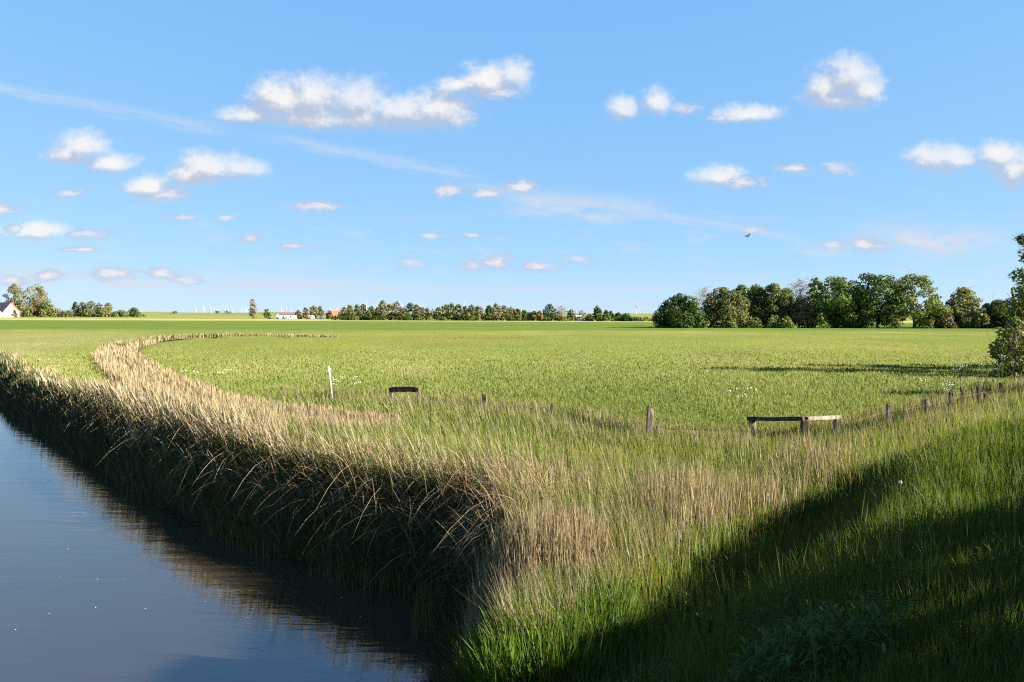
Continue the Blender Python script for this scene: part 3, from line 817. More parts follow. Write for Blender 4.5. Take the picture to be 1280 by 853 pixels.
# litter at the water edge
lx, ly = ground(360, 667, WZ)
lt_ = empty('litter_scrap', (lx, ly, WZ), 'crumpled pale blue plastic scrap at the foot of the reed bank', 'litter')
import bmesh
bm = bmesh.new(); bmesh.ops.create_icosphere(bm, subdivisions=3, radius=.10)
for v in bm.verts:
    f = .75 + .55 * abs(math.sin(v.co.x * 41 + v.co.z * 23) * math.cos(v.co.y * 37 - v.co.x * 19))
    v.co = Vector((v.co.x * 1.15 * f, v.co.y * .8 * f, max(v.co.z * .95 * f, -.03) + .05))
me = bpy.data.meshes.new('film'); bm.to_mesh(me); bm.free(); me.materials.append(BLUEW)
o = bpy.data.objects.new('film', me); COL.objects.link(o); o.parent = lt_
bm = bmesh.new(); bmesh.ops.create_grid(bm, x_segments=8, y_segments=6, size=.09)
for v in bm.verts: v.co = Vector((v.co.x * 1.3 - .10, v.co.y - .07, .035 + .02 * math.sin(v.co.x * 60 + v.co.y * 31)))
r_ = bmesh.ops.solidify(bm, geom=bm.faces[:], thickness=.004)
me = bpy.data.meshes.new('torn_flap'); bm.to_mesh(me); bm.free(); me.materials.append(BLUEW)
o = bpy.data.objects.new('torn_flap', me); COL.objects.link(o); o.parent = lt_

# white petals drifting on the water
pet = Geo(); rp = np.random.default_rng(5)
for px, py in [(20, 788), (76, 722), (98, 708), (122, 725), (155, 724), (120, 760), (61, 768), (182, 762), (257, 753), (310, 773), (313, 810), (328, 812), (266, 838), (450, 772), (427, 748), (85, 687)]:
    x_, y_ = ground(px, py, WZ)
    s_ = rp.uniform(.007, .014); a0 = rp.uniform(0, 6)
    ring = [Vector((x_ + math.cos(a0 + t_) * s_ * (1.3 if j % 2 else .8), y_ + math.sin(a0 + t_) * s_, WZ + .008 + .004 * (j % 3))) for j, t_ in enumerate(np.linspace(0, 2 * math.pi, 7)[:-1])]
    for j in range(6): pet.face([Vector((x_, y_, WZ + .006)), ring[j], ring[(j + 1) % 6]])
tag(pet.build('floating_petals', POLE), 'tiny white petals and fluff drifting on the canal', 'petals', None, 'stuff')

# --------------------------------------------------------------- trees
def leaves(blobs, n, size, cols, rg, droop=0.0, inner=.45):
    """n leaf quads through a set of ellipsoid clumps (centre, radii)"""
    C = np.array([b_[0] for b_ in blobs]); Rd = np.array([b_[1] for b_ in blobs])
    wgt = (Rd.prod(1)) ** .67; wgt /= wgt.sum()
    ib = rg.choice(len(blobs), n, p=wgt)
    d = rg.normal(0, 1, (n, 3)); d /= np.linalg.norm(d, axis=1)[:, None]
    r = inner + (1.06 - inner) * rg.uniform(0, 1, n) ** .5
    # sub-clumps: bias towards a few directions of each clump
    p = C[ib] + d * r[:, None] * Rd[ib]
    nrm = d + rg.normal(0, .55, (n, 3)) + np.array((0, 0, .35))
    nrm /= np.linalg.norm(nrm, axis=1)[:, None]
    ref = rg.normal(0, 1, (n, 3))
    t1 = np.cross(nrm, ref); t1 /= np.linalg.norm(t1, axis=1)[:, None] + 1e-9
    t2 = np.cross(nrm, t1)
    s = size * rg.uniform(.6, 1.4, n)[:, None]
    a = p - t1 * s * .5; b = p + t2 * s * .32; c = p + t1 * s * .5; e = p - t2 * s * .32
    V = np.stack([a, b, c, e], 1).reshape(-1, 3)
    Q = np.arange(4 * n).reshape(n, 4)
    tone = rg.normal(0, .13, len(blobs))[ib][:, None]
    cc = np.array(cols)[rg.choice(len(cols), n)] * np.array((1.0, .98, .9)) * .86
    cc = np.clip(cc * (1 + tone) * (1 + rg.normal(0, .12, (n, 1))), .006, .6)
    return V, Q, cc

SHAPES = {
    'round': lambda t: math.sqrt(max(0.0, 1 - (2 * t - .95) ** 2)) ** .8,
    'tall': lambda t: (1 - t) ** .45 * min(1, (t + .12) * 3.0),
    'flame': lambda t: math.sin(math.pi * min(1, (t * .82 + .12))) ** .9,
    'dome': lambda t: math.sqrt(max(0.0, 1 - t ** 2.4)),
    'wind': lambda t: (.55 + .45 * math.sin(math.pi * min(1, t * .9))) if t < .93 else .5,
}
def make_tree(name, x, y, H, Wd, kind, label, group, seed, leaf=.4, n=1400, cat='tree', cover=.86, z=None):
    K = KINDS[kind]
    rg = np.random.default_rng(seed)
    z0 = gz_(x, y) if z is None else z
    root = empty(name, (x, y, z0), label, cat, group)
    cb = K['base'] * H
    shp = SHAPES[K['shape']]
    nb = max(5, int(K['blobs'] * (1 + .2 * rg.normal())))
    blobs = []
    for q in range(nb):
        t = (q + rg.uniform(0, 1)) / nb
        rad = shp(t) * Wd * .5
        br = Wd * K['br'] * rg.uniform(.65, 1.25) * (1 - .35 * t)
        a = q * 2.399 + rg.uniform(-.5, .5)
        rr_ = max(0.0, rad - br * .55) * math.sqrt(rg.uniform(.25, 1))
        zc = cb + t * (H - cb - br * .5) + br * .15
        blobs.append(((math.cos(a) * rr_ + K.get('skew', 0) * Wd * t, math.sin(a) * rr_, zc), (br, br, br * K.get('flat', .78))))
    th = H * K.get('trunk_h', .7)
    r0 = max(.10, H * K.get('tr', .018))
    g = Geo(); wob = [rg.normal(0, .02 * H, 2) for _ in range(5)]
    pts = [Vector((wob[q][0] * q / 4, wob[q][1] * q / 4, -.15 + th * q / 4)) for q in range(5)]
    g.tube(pts, [r0 * 1.3, r0, r0 * .8, r0 * .55, r0 * .3], k=6, jitter=.05, seed=seed)
    order = rg.permutation(nb)[:K.get('limbs', 6)]
    for q in order:
        c_ = Vector(blobs[q][0]); t0 = min(.92, max(.2, (c_.z - .25 * H) / th)) if th > 0 else .5
        f = t0 * 4; i_ = min(3, int(f)); st_ = pts[i_].lerp(pts[i_ + 1], f - i_)
        mid = st_.lerp(c_, .5) + Vector((0, 0, .05 * H))
        g.tube([st_, mid, c_], [r0 * .42, r0 * .28, r0 * .12], k=4, cap=False)
        if K.get('twigs'):
            for _ in range(K['twigs']):
                e_ = c_ + Vector(rg.normal(0, 1, 3)) * blobs[q][1][0] * .75
                e2 = e_ + Vector(rg.normal(0, 1, 3)) * blobs[q][1][0] * .5 + Vector((0, 0, .3 * blobs[q][1][0]))
                g.tube([mid.lerp(c_, rg.uniform(.3, 1)), e_, e2], [r0 * .14, r0 * .09, r0 * .05], k=3, cap=False)
    g.build('trunk', K.get('bark', BARK), root, True)
    V, Q, cc = leaves(blobs, int(n * K['dens']), leaf, K['cols'], rg)
    mesh_from('crown', V, quads=Q, mats=[LEAF], col=cc, parent=root)
    return root

KINDS = {
    'dark': dict(base=.06, shape='dome', blobs=22, br=.24, dens=1.5, cols=[(.045, .080, .018), (.060, .105, .022), (.035, .065, .016)], tr=.02),
    'green': dict(base=.05, shape='flame', blobs=26, br=.22, dens=1.4, cols=[(.075, .125, .022), (.095, .150, .028), (.055, .095, .018)], flat=.6),
    'wind': dict(base=.10, shape='wind', blobs=28, br=.22, dens=1.5, cols=[(.050, .085, .018), (.035, .062, .014), (.070, .110, .022)], skew=-.04, flat=.5),
    'olive': dict(base=.05, shape='dome', blobs=20, br=.22, dens=1.3, cols=[(.110, .120, .035), (.090, .110, .030), (.130, .135, .045)]),
    'mid': dict(base=.05, shape='tall', blobs=22, br=.24, dens=1.3, cols=[(.075, .105, .026), (.095, .120, .032), (.065, .090, .022)], tr=.016),
    'pale': dict(base=.22, shape='flame', blobs=26, br=.24, dens=1.0, cols=[(.190, .190, .070), (.160, .165, .060)], bark=BARK_PALE, limbs=10, twigs=4),
    'open': dict(base=.16, shape='dome', blobs=24, br=.17, dens=.8, cols=[(.105, .145, .030), (.130, .165, .040)], bark=BARK_PALE, limbs=14, twigs=4, flat=.5, tr=.022),
    'bare': dict(base=.36, shape='dome', blobs=20, br=.17, dens=.13, cols=[(.190, .165, .120), (.150, .135, .090)], bark=BARK_PALE, limbs=20, twigs=16, tr=.018),
    'poplar': dict(base=.10, shape='flame', blobs=22, br=.30, dens=1.0, cols=[(.165, .140, .070), (.130, .125, .055), (.190, .155, .085)], tr=.016),
    'brown': dict(base=.10, shape='dome', blobs=14, br=.24, dens=.8, cols=[(.165, .125, .065), (.135, .115, .055)], limbs=8, twigs=4),
    'tan': dict(base=.08, shape='round', blobs=26, br=.22, dens=1.5, cols=[(.140, .140, .055), (.120, .125, .045), (.165, .155, .070)], limbs=12, twigs=4),
    'shrub': dict(base=.0, shape='dome', blobs=9, br=.28, dens=.9, cols=[(.085, .115, .030), (.070, .095, .025), (.105, .125, .035)], trunk_h=.5, limbs=4),
    'lightshrub': dict(base=.0, shape='dome', blobs=8, br=.28, dens=.9, cols=[(.150, .180, .060), (.120, .160, .045)], trunk_h=.5, limbs=4),
    'redshrub': dict(base=.0, shape='dome', blobs=8, br=.28, dens=.9, cols=[(.150, .120, .060), (.120, .105, .045)], trunk_h=.5, limbs=4),
}
ORD = ['first', 'second', 'third', 'fourth', 'fifth', 'sixth', 'seventh', 'eighth', 'ninth', 'tenth', 'eleventh', 'twelfth', 'thirteenth', 'fourteenth', 'fifteenth']
def place_tree(px, top, base, wpx, kind, Y, name, label, group, seed, **kw):
    x, _, zt = at(px, top, Y)
    z0 = gz_(x, Y)
    return make_tree(name, x, Y, zt - z0, wpx / FPX * Y, kind, label, group, seed, **kw)

CG = 'trees of the near copse'
copse = [  # px, top, width px, kind, depth, name, label
    (851, 369, 42, 'dark', 206, 'round_tree', 'dark rounded tree at the open end of the copse, low to the grass'),
    (883, 359, 36, 'bare', 226, 'bare_tree', 'thin bare grey tree showing above the dark rounded end tree'),
    (905, 361, 46, 'olive', 210, 'broadleaf_tree', 'olive dome shaped tree beside the dark end tree of the copse'),
    (927, 358, 34, 'mid', 220, 'broadleaf_tree', 'dull green tree just behind the olive dome of the copse'),
    (946, 357, 36, 'mid', 214, 'broadleaf_tree', 'first tall leafy tree between the olive dome and the bare crown'),
    (966, 356, 34, 'olive', 212, 'broadleaf_tree', 'tall olive tree before the bare grey crown in the copse'),
    (982, 362, 28, 'mid', 214, 'broadleaf_tree', 'narrow leafy tree touching the bare grey crown of the copse'),
    (1000, 350, 42, 'bare', 224, 'bare_tree', 'largest bare grey crown in the middle of the copse'),
    (1003, 372, 30, 'brown', 209, 'young_tree', 'small brownish tree with pale trunk under the bare grey crown'),
    (1020, 347, 26, 'open', 222, 'broadleaf_tree', 'airy dark topped tree between the bare crown and the full green tree'),
    (1045, 346, 50, 'green', 209, 'broadleaf_tree', 'full bright green tree with layered boughs in the copse'),
    (1069, 368, 34, 'green', 207, 'broadleaf_tree', 'lower green tree between the layered tree and the tall dark one'),
    (1072, 357, 22, 'open', 224, 'broadleaf_tree', 'see-through thin tree behind the lower green tree'),
    (1098, 342, 54, 'wind', 208, 'broadleaf_tree', 'tallest dark wind shaped tree of the copse'),
    (1122, 352, 20, 'bare', 226, 'bare_tree', 'thin bare twigs rising just beside the tallest dark tree'),
    (1144, 342, 54, 'open', 208, 'broadleaf_tree', 'open crowned yellow green tree with its pale limbs showing'),
    (1168, 374, 34, 'mid', 224, 'broadleaf_tree', 'dull tree filling the gap behind the open crowned tree'),
    (1178, 384, 24, 'redshrub', 206, 'bush', 'brown bush at the edge of the copse beside the open crowned tree'),
    (1204, 360, 28, 'pale', 216, 'birch_tree', 'pale slender birch like tree standing above the low hedge'),
    (1192, 383, 28, 'olive', 208, 'bush', 'olive bush at the foot of the pale slender tree'),
    (1216, 384, 26, 'tan', 207, 'bush', 'tan bush just past the pale slender tree'),
    (1232, 384, 24, 'mid', 208, 'bush', 'low green bush between the tan bush and the rounded olive tree'),
    (1247, 376, 34, 'olive', 207, 'broadleaf_tree', 'rounded olive tree next to the hawthorn at the copse end'),
    (1278, 374, 40, 'mid', 206, 'broadleaf_tree', 'green tree mostly hidden behind the hawthorn'),
]
for q, (px, top, w_, kd, Y, nm, lb) in enumerate(copse):
    big = w_ > 24
    place_tree(px, top, 0, w_ * 1.42, kd, Y, nm, lb, CG, 100 + q, leaf=.55 if kd not in ('bare',) else .35, n=int(1400 + w_ * 105), cat='bush' if nm == 'bush' else 'tree')
shr = [(842, 399, 20, 'shrub', 'dark green shrub at the foot of the dark end tree'), (857, 403, 20, 'redshrub', 'low reddish brown scrub in front of the dark end tree'),
       (881, 401, 14, 'lightshrub', 'pale green low shrub at the foot of the olive dome tree'), (914, 396, 14, 'lightshrub', 'bright upright shrub under the olive dome tree'),
       (943, 398, 22, 'shrub', 'wide low shrub at the foot of the first tall leafy tree'), (967, 394, 20, 'lightshrub', 'light green shrub at the foot of the tall olive tree'),
       (984, 396, 18, 'lightshrub', 'light shrub beside the small tree with the pale trunk'), (1025, 390, 22, 'shrub', 'dense green shrub between the pale trunk and the full green tree'),
       (1085, 396, 26, 'shrub', 'dark shrub filling the foot of the tallest dark tree'), (1118, 397, 24, 'shrub', 'dark shrub between the tallest tree and the open crowned tree'),
       (1155, 392, 28, 'shrub', 'green shrub under the open crowned tree')]
for q, (px, top, w_, kd, lb) in enumerate(shr):
    place_tree(px, top, 0, w_, kd, 203 + (q % 3) * .8, 'shrub', lb, 'shrubs at the foot of the copse', 160 + q, leaf=.45, n=600, cat='shrub')

# the far hedgerow across the fields
row = [(316, 374, 11, 'poplar'), (333, 386, 9, 'shrub'), (373, 388, 8, 'brown'), (382, 384.5, 9, 'brown'), (392, 382.5, 12, 'tan'), (400, 383, 10, 'olive'), (411, 388, 10, 'shrub'),
       (430, 384, 14, 'olive'), (437, 381.5, 13, 'olive'), (446, 381, 14, 'mid'), (454, 381, 14, 'olive'), (464, 383, 13, 'olive'), (472, 384, 12, 'mid'), (478.5, 376, 13, 'tan'), (487, 380, 14, 'olive'),
       (496, 377.5, 14, 'tan'), (502, 384, 12, 'mid'), (513, 379, 20, 'dark'), (521, 381, 12, 'olive'), (528, 384, 12, 'brown'), (534, 385, 7, 'open'), (540, 386, 6, 'bare'), (548, 384, 14, 'olive'),
       (557, 381, 13, 'tan'), (564, 379.5, 14, 'olive'), (573, 380.5, 13, 'tan'), (581, 383, 10, 'mid'), (589, 381, 14, 'olive'), (598, 382, 16, 'olive'), (611, 382, 11, 'dark'), (620, 380, 13, 'tan'), (630, 382, 13, 'olive'),
       (639, 384, 12, 'tan'), (647, 386, 12, 'olive'), (655, 388, 11, 'dark'), (668, 388.5, 10, 'olive'), (675, 388, 9, 'brown'), (687, 380.5, 19, 'dark'), (700, 382, 18, 'bare'), (698, 389, 12, 'brown'), (714, 387, 12, 'olive'),
       (727, 388.5, 10, 'bare'), (737, 393, 11, 'mid'), (746, 382, 10, 'dark'), (749, 386, 13, 'mid'), (758, 388, 11, 'mid'), (764, 389.5, 8, 'dark'), (773, 391, 12, 'mid'), (783, 392.5, 14, 'dark')]
LOOK = {'poplar': 'brown flame shaped', 'shrub': 'low round green', 'brown': 'small brownish', 'tan': 'tall tan leaved', 'olive': 'bushy olive', 'mid': 'dull green', 'dark': 'dark rounded', 'open': 'thin see-through', 'bare': 'bare grey'}
cnt = {}
tot_k = {}
for r_ in row: tot_k[r_[3]] = tot_k.get(r_[3], 0) + 1
for q, (px, top, w_, kd) in enumerate(row):
    Y = (455 if px < 420 else 400) - (px - 420) * .06 + (q % 3 - 1) * 7
    cnt[kd] = cnt.get(kd, 0) + 1
    look = LOOK[kd]
    if kd == 'poplar': lb = 'lone brown poplar shaped tree standing before the grassy dyke'
    elif tot_k[kd] == 1: lb = 'single %s tree in the far hedgerow across the fields' % look
    else:
        kq = cnt[kd]
        ordn = ORD[kq - 1] if kq <= len(ORD) else '%dth' % kq
        lb = '%s %s tree of the far hedgerow, counting from the brown poplar' % (ordn, look)
    place_tree(px, top, 0, w_ * 1.15, kd, Y, 'poplar_tree' if kd == 'poplar' else 'hedgerow_tree', lb, 'trees of the far hedgerow', 300 + q, leaf=.85, n=520)
hb = [(420, 394, 20), (440, 394, 22), (458, 395, 18), (476, 395, 22), (494, 395, 20), (512, 396, 22), (532, 396, 18), (552, 396, 20), (572, 396, 22), (592, 396, 20), (612, 397, 22), (640, 397, 14), (680, 396, 20), (704, 396, 20), (735, 396.5, 14), (755, 396, 18), (775, 396, 20), (795, 396, 18), (807, 396.5, 16), (819, 395.5, 14), (648, 396.5, 12)]
for q, (px, top, w_) in enumerate(hb):
    Y = 396 - (px - 420) * .06 - (q % 2) * 5
    lb = '%s low hedge bush at the foot of the far hedgerow, from the red roofed house' % (ORD[q] if q < 15 else ['sixteenth', 'seventeenth', 'eighteenth', 'nineteenth', 'twentieth', 'last'][q - 15])
    place_tree(px, top, 0, w_, ('shrub', 'olive', 'dark')[q % 3], Y, 'hedge_bush', lb, 'low bushes of the far hedgerow', 400 + q, leaf=.7, n=260, cat='bush')

# trees around the farmhouse
farm = [(18, 354.5, 26, 'tan', 620, 'tall tan tree rising behind the white gabled farmhouse'), (46, 356.5, 36, 'tan', 630, 'broad tan tree with gaps beside the tall one behind the farmhouse'),
        (34, 383, 16, 'olive', 600, 'olive bush beside the farmhouse gable'), (45, 378, 22, 'brown', 606, 'brown tinged tree under the broad tan tree'), (58, 378, 20, 'olive', 604, 'olive tree at the side of the broad tan tree away from the farmhouse'), (72, 386, 16, 'brown', 612, 'low brown thicket past the olive tree by the farmhouse'),
        (94, 377.5, 9, 'dark', 640, 'slim dark tree starting the short row past the farmhouse trees'), (84, 388, 18, 'shrub', 610, 'low green bush before the slim dark tree'), (103, 377, 11, 'tan', 642, 'first tan tree after the slim dark tree'), (114, 376, 15, 'tan', 640, 'middle tan tree of the short row past the farmhouse'),
        (124, 378.5, 12, 'olive', 644, 'olive tree near the end of the short row past the farmhouse'), (135, 378.5, 12, 'pale', 640, 'pale thin tree ending the short row past the farmhouse'), (108, 388, 22, 'shrub', 615, 'green bush under the first tan tree of the short row'), (130, 388, 22, 'olive', 617, 'olive bush under the pale thin tree'), (150, 389, 20, 'shrub', 620, 'low green bush past the pale thin tree'),
        (167, 385, 16, 'dark', 660, 'dark round tree where the grassy dyke begins'), (172, 391, 16, 'shrub', 622, 'low bush at the foot of the dark round dyke tree'), (18, 388, 8, 'redshrub', 588, 'reddish garden shrub before the farmhouse gable')]
for q, (px, top, w_, kd, Y, lb) in enumerate(farm):
    place_tree(px, top, 0, w_ * 1.1, kd, Y, 'bush' if 'bush' in lb or 'shrub' in lb else 'farm_tree', lb, 'trees around the farmhouse', 440 + q, leaf=1.0 if w_ < 20 else 1.15, n=700 if w_ < 20 else 1700, cat='bush' if 'bush' in lb or 'shrub' in lb else 'tree')
for q, (px, top, w_, lb) in enumerate([(272, 389.3, 8, 'flat dark bush on the dyke crest, nearer the farmhouse'), (284, 389.3, 10, 'flat dark bush on the dyke crest, nearer the poplar'), (218, 389.8, 8, 'small dark bush on the bare stretch of the dyke')]):
    x, Y, zt = at(px, top, 985)
    make_tree('dyke_bush', x, Y, max(1.6, zt - gz_(x, Y)), w_ / FPX * Y, 'shrub', lb, 'bushes on the dyke', 470 + q, leaf=1.1, n=150, cat='bush')

# hawthorn at the end of the fence, with unseen bushes added to shade the near bank
def hawthorn(x, y, H, Wd, label, seed, n, leaf=.10, name='hawthorn_bush', kind='thorn', cat='bush', group=None):
    return make_tree(name, x, y, H, Wd, kind, label, group, seed, leaf=leaf, n=n, cat=cat)
KINDS['thorn'] = dict(base=.0, shape='dome', blobs=46, br=.15, dens=1.0, cols=[(.085, .120, .028), (.110, .145, .034), (.065, .095, .022), (.16, .165, .045)], limbs=30, twigs=8, tr=.012, flat=.7)
KINDS['shade'] = dict(base=.05, shape='dome', blobs=40, br=.20, dens=1.0, cols=[(.055, .085, .020), (.075, .11, .024)], limbs=14, tr=.016)
hx, hy, _ = at(1311, 470, 50)
hawthorn(hx, hy, 9.6, 6.4, 'tall ragged hawthorn at the end of the fence', 501, 9500, .2)
xx, yy, _ = at(1268, 470, 47)
make_tree('hawthorn_bush', xx, yy, 3.4, 2.6, 'thorn', 'lower leafy hawthorn bush where the fence posts end', None, 502, leaf=.17, n=2800, cat='bush')
SHADE = [(12.8, 8.8, 2.2, 3.0), (12.6, 5.2, 3.9, 3.4), (12.4, 2.6, 7.2, 5.0), (12.8, -1.2, 8.8, 6.0), (10.5, -2.5, 6.5, 5.0), (9.0, -6.5, 7.0, 5.5), (12.5, -6.0, 7.4, 6.0), (17.5, -0.5, 9, 6.0), (18, -8, 10, 7.5)]  # added out of view; heights set by where their shade falls
for q, (x, y, h_, w_) in enumerate(SHADE):
    make_tree('added_shade_bush', x, y, h_, w_, 'shade', '%s unseen bush added to shade the near bank' % ORD[q], 'unseen bushes added for shade', 520 + q, leaf=.22, n=11000, cat='bush')
make_tree('roadside_tree', 30.5, 34.5, 6.6, 4.0, 'thorn', 'young hawthorn beside the meadow beyond the added shade bushes', None, 540, leaf=.2, n=4500)
make_tree('roadside_tree', 41, 54, 9.5, 7.0, 'thorn', 'second tall hawthorn behind the ragged one', None, 541, leaf=.26, n=9000)

# slack old wire on the fence
RUST = solid('rusty_wire', (0.10, 0.085, 0.07), .7, 8, .3)
stops = [wpt(606, 499, 29.5), wpt(690, 511, 27.2), wpt(813, 516, 22.6), wpt(938, 532, 23.2)]
stops2 = [wpt(1048, 530, 23.3), wpt(1110, 513, 24.5), wpt(1158, 506, 27), wpt(1188, 497, 29.5), wpt(1223, 491, 32), wpt(1251, 486, 34.5)]
for ss, lb in ((stops, 'old wire strung from the stout lone post to the corner rail'), (stops2, 'old wire strung along the posts from the corner rail to the hawthorn')):
    fw = empty('fence_wire', ss[0], lb, 'wire', 'wires of the meadow fence')
    for dz_ in (0, -.3):
        wr = Geo(); pts_ = []
        for a_, b_ in zip(ss[:-1], ss[1:]):
            for t_ in np.linspace(0, 1, 6)[:-1]: pts_.append(a_.lerp(b_, t_) + Vector((0, -.1, dz_ - .12 * t_ * (1 - t_))) - ss[0])
        pts_.append(ss[-1] + Vector((0, -.1, dz_)) - ss[0])
        wr.tube(pts_, [.0020] * len(pts_), k=4, cap=False); wr.build('strand', RUST, fw)

# --------------------------------------------------------------- houses
def gable_house(name, label, cat, c, L_, Wd, eave, ridge, rz, wall, roof, over=.4, trim=None, windows=(), group=None, z=None):
    """L_ along the ridge (local x); gables face local +-x"""
    z0 = gz_(c[0], c[1]) - .1 if z is None else z
    r_ = empty(name, (c[0], c[1], z0), label, cat, group, rz)
    x, y = L_ / 2, Wd / 2
    g = Geo()
    g.face([(-x, -y, 0), (x, -y, 0), (x, -y, eave), (-x, -y, eave)]); g.face([(x, y, 0), (-x, y, 0), (-x, y, eave), (x, y, eave)])
    for s in (1, -1):
        q = [(s * x, -s * y, 0), (s * x, s * y, 0), (s * x, s * y, eave), (s * x, -s * y, eave)]
        g.face(q); g.face([(s * x, -s * y, eave), (s * x, s * y, eave), (s * x, 0, ridge)])
    g.build('wall', wall, r_)
    sl = (ridge - eave) / y
    g = Geo(); xo = x + over; yo = y + over; ze = eave - over * sl; th_ = .28
    for s in (1, -1):
        a = [(-xo, s * yo, ze), (xo, s * yo, ze), (xo, 0, ridge), (-xo, 0, ridge)]
        b = [(p_[0], p_[1], p_[2] + th_) for p_ in a]
        g.face(b if s < 0 else b[::-1]); g.face([(p_[0], p_[1], p_[2] + .02) for p_ in (a[::-1] if s < 0 else a)])
        g.face([a[0], a[1], b[1], b[0]])
        for e in (0, 1):
            i_, j_ = (0, 3) if e == 0 else (1, 2)
            g.face([a[i_], a[j_], b[j_], b[i_]])
    g.build('roof', roof, r_)
    if trim:
        for s in (1, -1):
            for s2 in (1, -1):
                g = Geo(); g.tube([(s * (xo + .08), s2 * yo, ze + .05), (s * (xo + .08), 0, ridge + .10)], [1, 1], square=(.12, .55)); g.build('barge_board', trim, r_)
    for (side, u, zc, w_, h_) in windows:
        f = Geo()
        if side == 'g': f.box((x + .02, u, zc), (.10, w_ + .3, h_ + .3))
        else: f.box((u, -y - .02, zc), (w_ + .3, .10, h_ + .3))
        fo = f.build('window', WHITE, r_)
        p_ = Geo()
        if side == 'g': p_.box((x + .06, u, zc), (.08, w_, h_))
        else: p_.box((u, -y - .06, zc), (w_, .08, h_))
        p_.build('pane', GLASSY, fo)
    return r_

x0, Y0, zt0 = at(14, 378.5, 585)
hgt = zt0 - gz_(x0, Y0)
gable_house('farmhouse', 'white gabled farmhouse with dark roof and red gable edges beside tall trees', 'house', (x0 - 9.3, Y0 + 3.5), 19, 12.5, hgt * .38, hgt, R(-20), RENDER, TILE_DK, .5, TRIM_RED,
            [('g', -1.8, hgt * .52, .9, 1.2), ('g', 1.8, hgt * .52, .9, 1.2), ('g', -3.4, hgt * .2, 1.1, 1.3), ('g', 0, hgt * .2, 1.1, 1.3), ('s', -2, hgt * .2, 1.2, 1.3), ('s', 4, hgt * .2, 1.2, 1.3)])
x1, Y1, zt1 = at(0, 388, 575)
gable_house('farm_annex', 'low white annex with orange tiled roof before the farmhouse', 'house', (x1 - 4, Y1), 9, 5, 2.4, max(3.6, zt1 - gz_(x1, Y1)), R(-20), RENDER, TILE_RED, .3, None, [('s', 1, 1.4, 1.0, 1.1)])
x2, Y2, zt2 = at(359, 391, 470)
hs = max(2.6, zt2 - gz_(x2, Y2))
gable_house('white_barn', 'long low white barn with brown roof and blue grey gable near the poplar', 'barn', (x2, Y2), 8.6, 6.0, hs * .74, hs, R(14), WHITE, ROOF_BR, .4, None, [('s', -2, 1.3, .9, 1.0), ('s', 2, 1.3, .9, 1.0)])
x3, Y3, _ = at(349.5, 395, 476)
gable_house('blue_shed', 'blue grey shed against the end of the white barn', 'shed', (x3, Y3), 4.2, 3.6, hs * .75, hs * .98, R(-74), BLUE_WALL, ROOF_BR, .2)
x4, Y4, zt4 = at(417, 388.8, 470)
gable_house('red_roofed_house', 'brick house with a red tiled roof half hidden by hedgerow trees', 'house', (x4, Y4), 5.6, 5.0, (zt4 - gz_(x4, Y4)) * .45, zt4 - gz_(x4, Y4), R(10), BRICK, TILE_RED, .5, None, [('s', 0, 1.4, 1.2, 1.2)])
x5, Y5, zt5 = at(662, 390.5, 395)
gable_house('flat_barn', 'dark roofed brick barn between hedgerow trees under a pale turbine', 'barn', (x5, Y5), 3.6, 5, (zt5 - gz_(x5, Y5)) * .8, zt5 - gz_(x5, Y5), R(5), BRICK, TILE_DK, .3)
x6, Y6, zt6 = at(724, 394.5, 392)
gable_house('white_cottage', 'small white cottage below the bare grey hedgerow trees', 'cottage', (x6, Y6), 4.4, 4, (zt6 - gz_(x6, Y6)) * .6, zt6 - gz_(x6, Y6), R(8), WHITE, CONC, .2, None, [('s', 0, .8, .5, .5)])
def caravan(px, Y, ln_, label, rz):
    x, _, _ = at(px, 395, Y); z0 = gz_(x, Y)
    r_ = empty('caravan', (x, Y, z0), label, 'caravan', 'white caravans by the barn', rz)
    g = Geo(); pts = [(-.5, .3), (-.5, 1.2), (-.42, 1.75), (-.3, 1.95), (.3, 1.95), (.42, 1.75), (.5, 1.0), (.46, .3)]
    for y in (-.95, .95):
        c_ = (0, y, 1.1)
        for (a, b), (a2, b2) in zip(pts, pts[1:] + pts[:1]):
            t_ = [(a * ln_, y, b), (a2 * ln_, y, b2), c_]; g.face(t_ if y > 0 else t_[::-1])
    for (a, b), (a2, b2) in zip(pts, pts[1:] + pts[:1]): g.face([(a * ln_, -.95, b), (a2 * ln_, -.95, b2), (a2 * ln_, .95, b2), (a * ln_, .95, b)])
    g.build('body', WHITE, r_)
    g = Geo(); g.box((.05 * ln_, -.97, 1.35), (ln_ * .35, .06, .5)); g.build('window', GLASSY, r_)
    for s in (-.95, .95):
        g = Geo(); g.tube([(0, s - .08, .3), (0, s + .08, .3)], [.3, .3], k=12); g.build('wheel', TILE_DK, r_)
caravan(368.5, 455, 2.2, 'smallest white caravan beside the end of the white barn', .3)
caravan(389, 452, 3.4, 'white caravan under the tan tree, between the two others', .1)
caravan(401, 450, 3.2, 'white caravan farthest from the white barn', -.05)

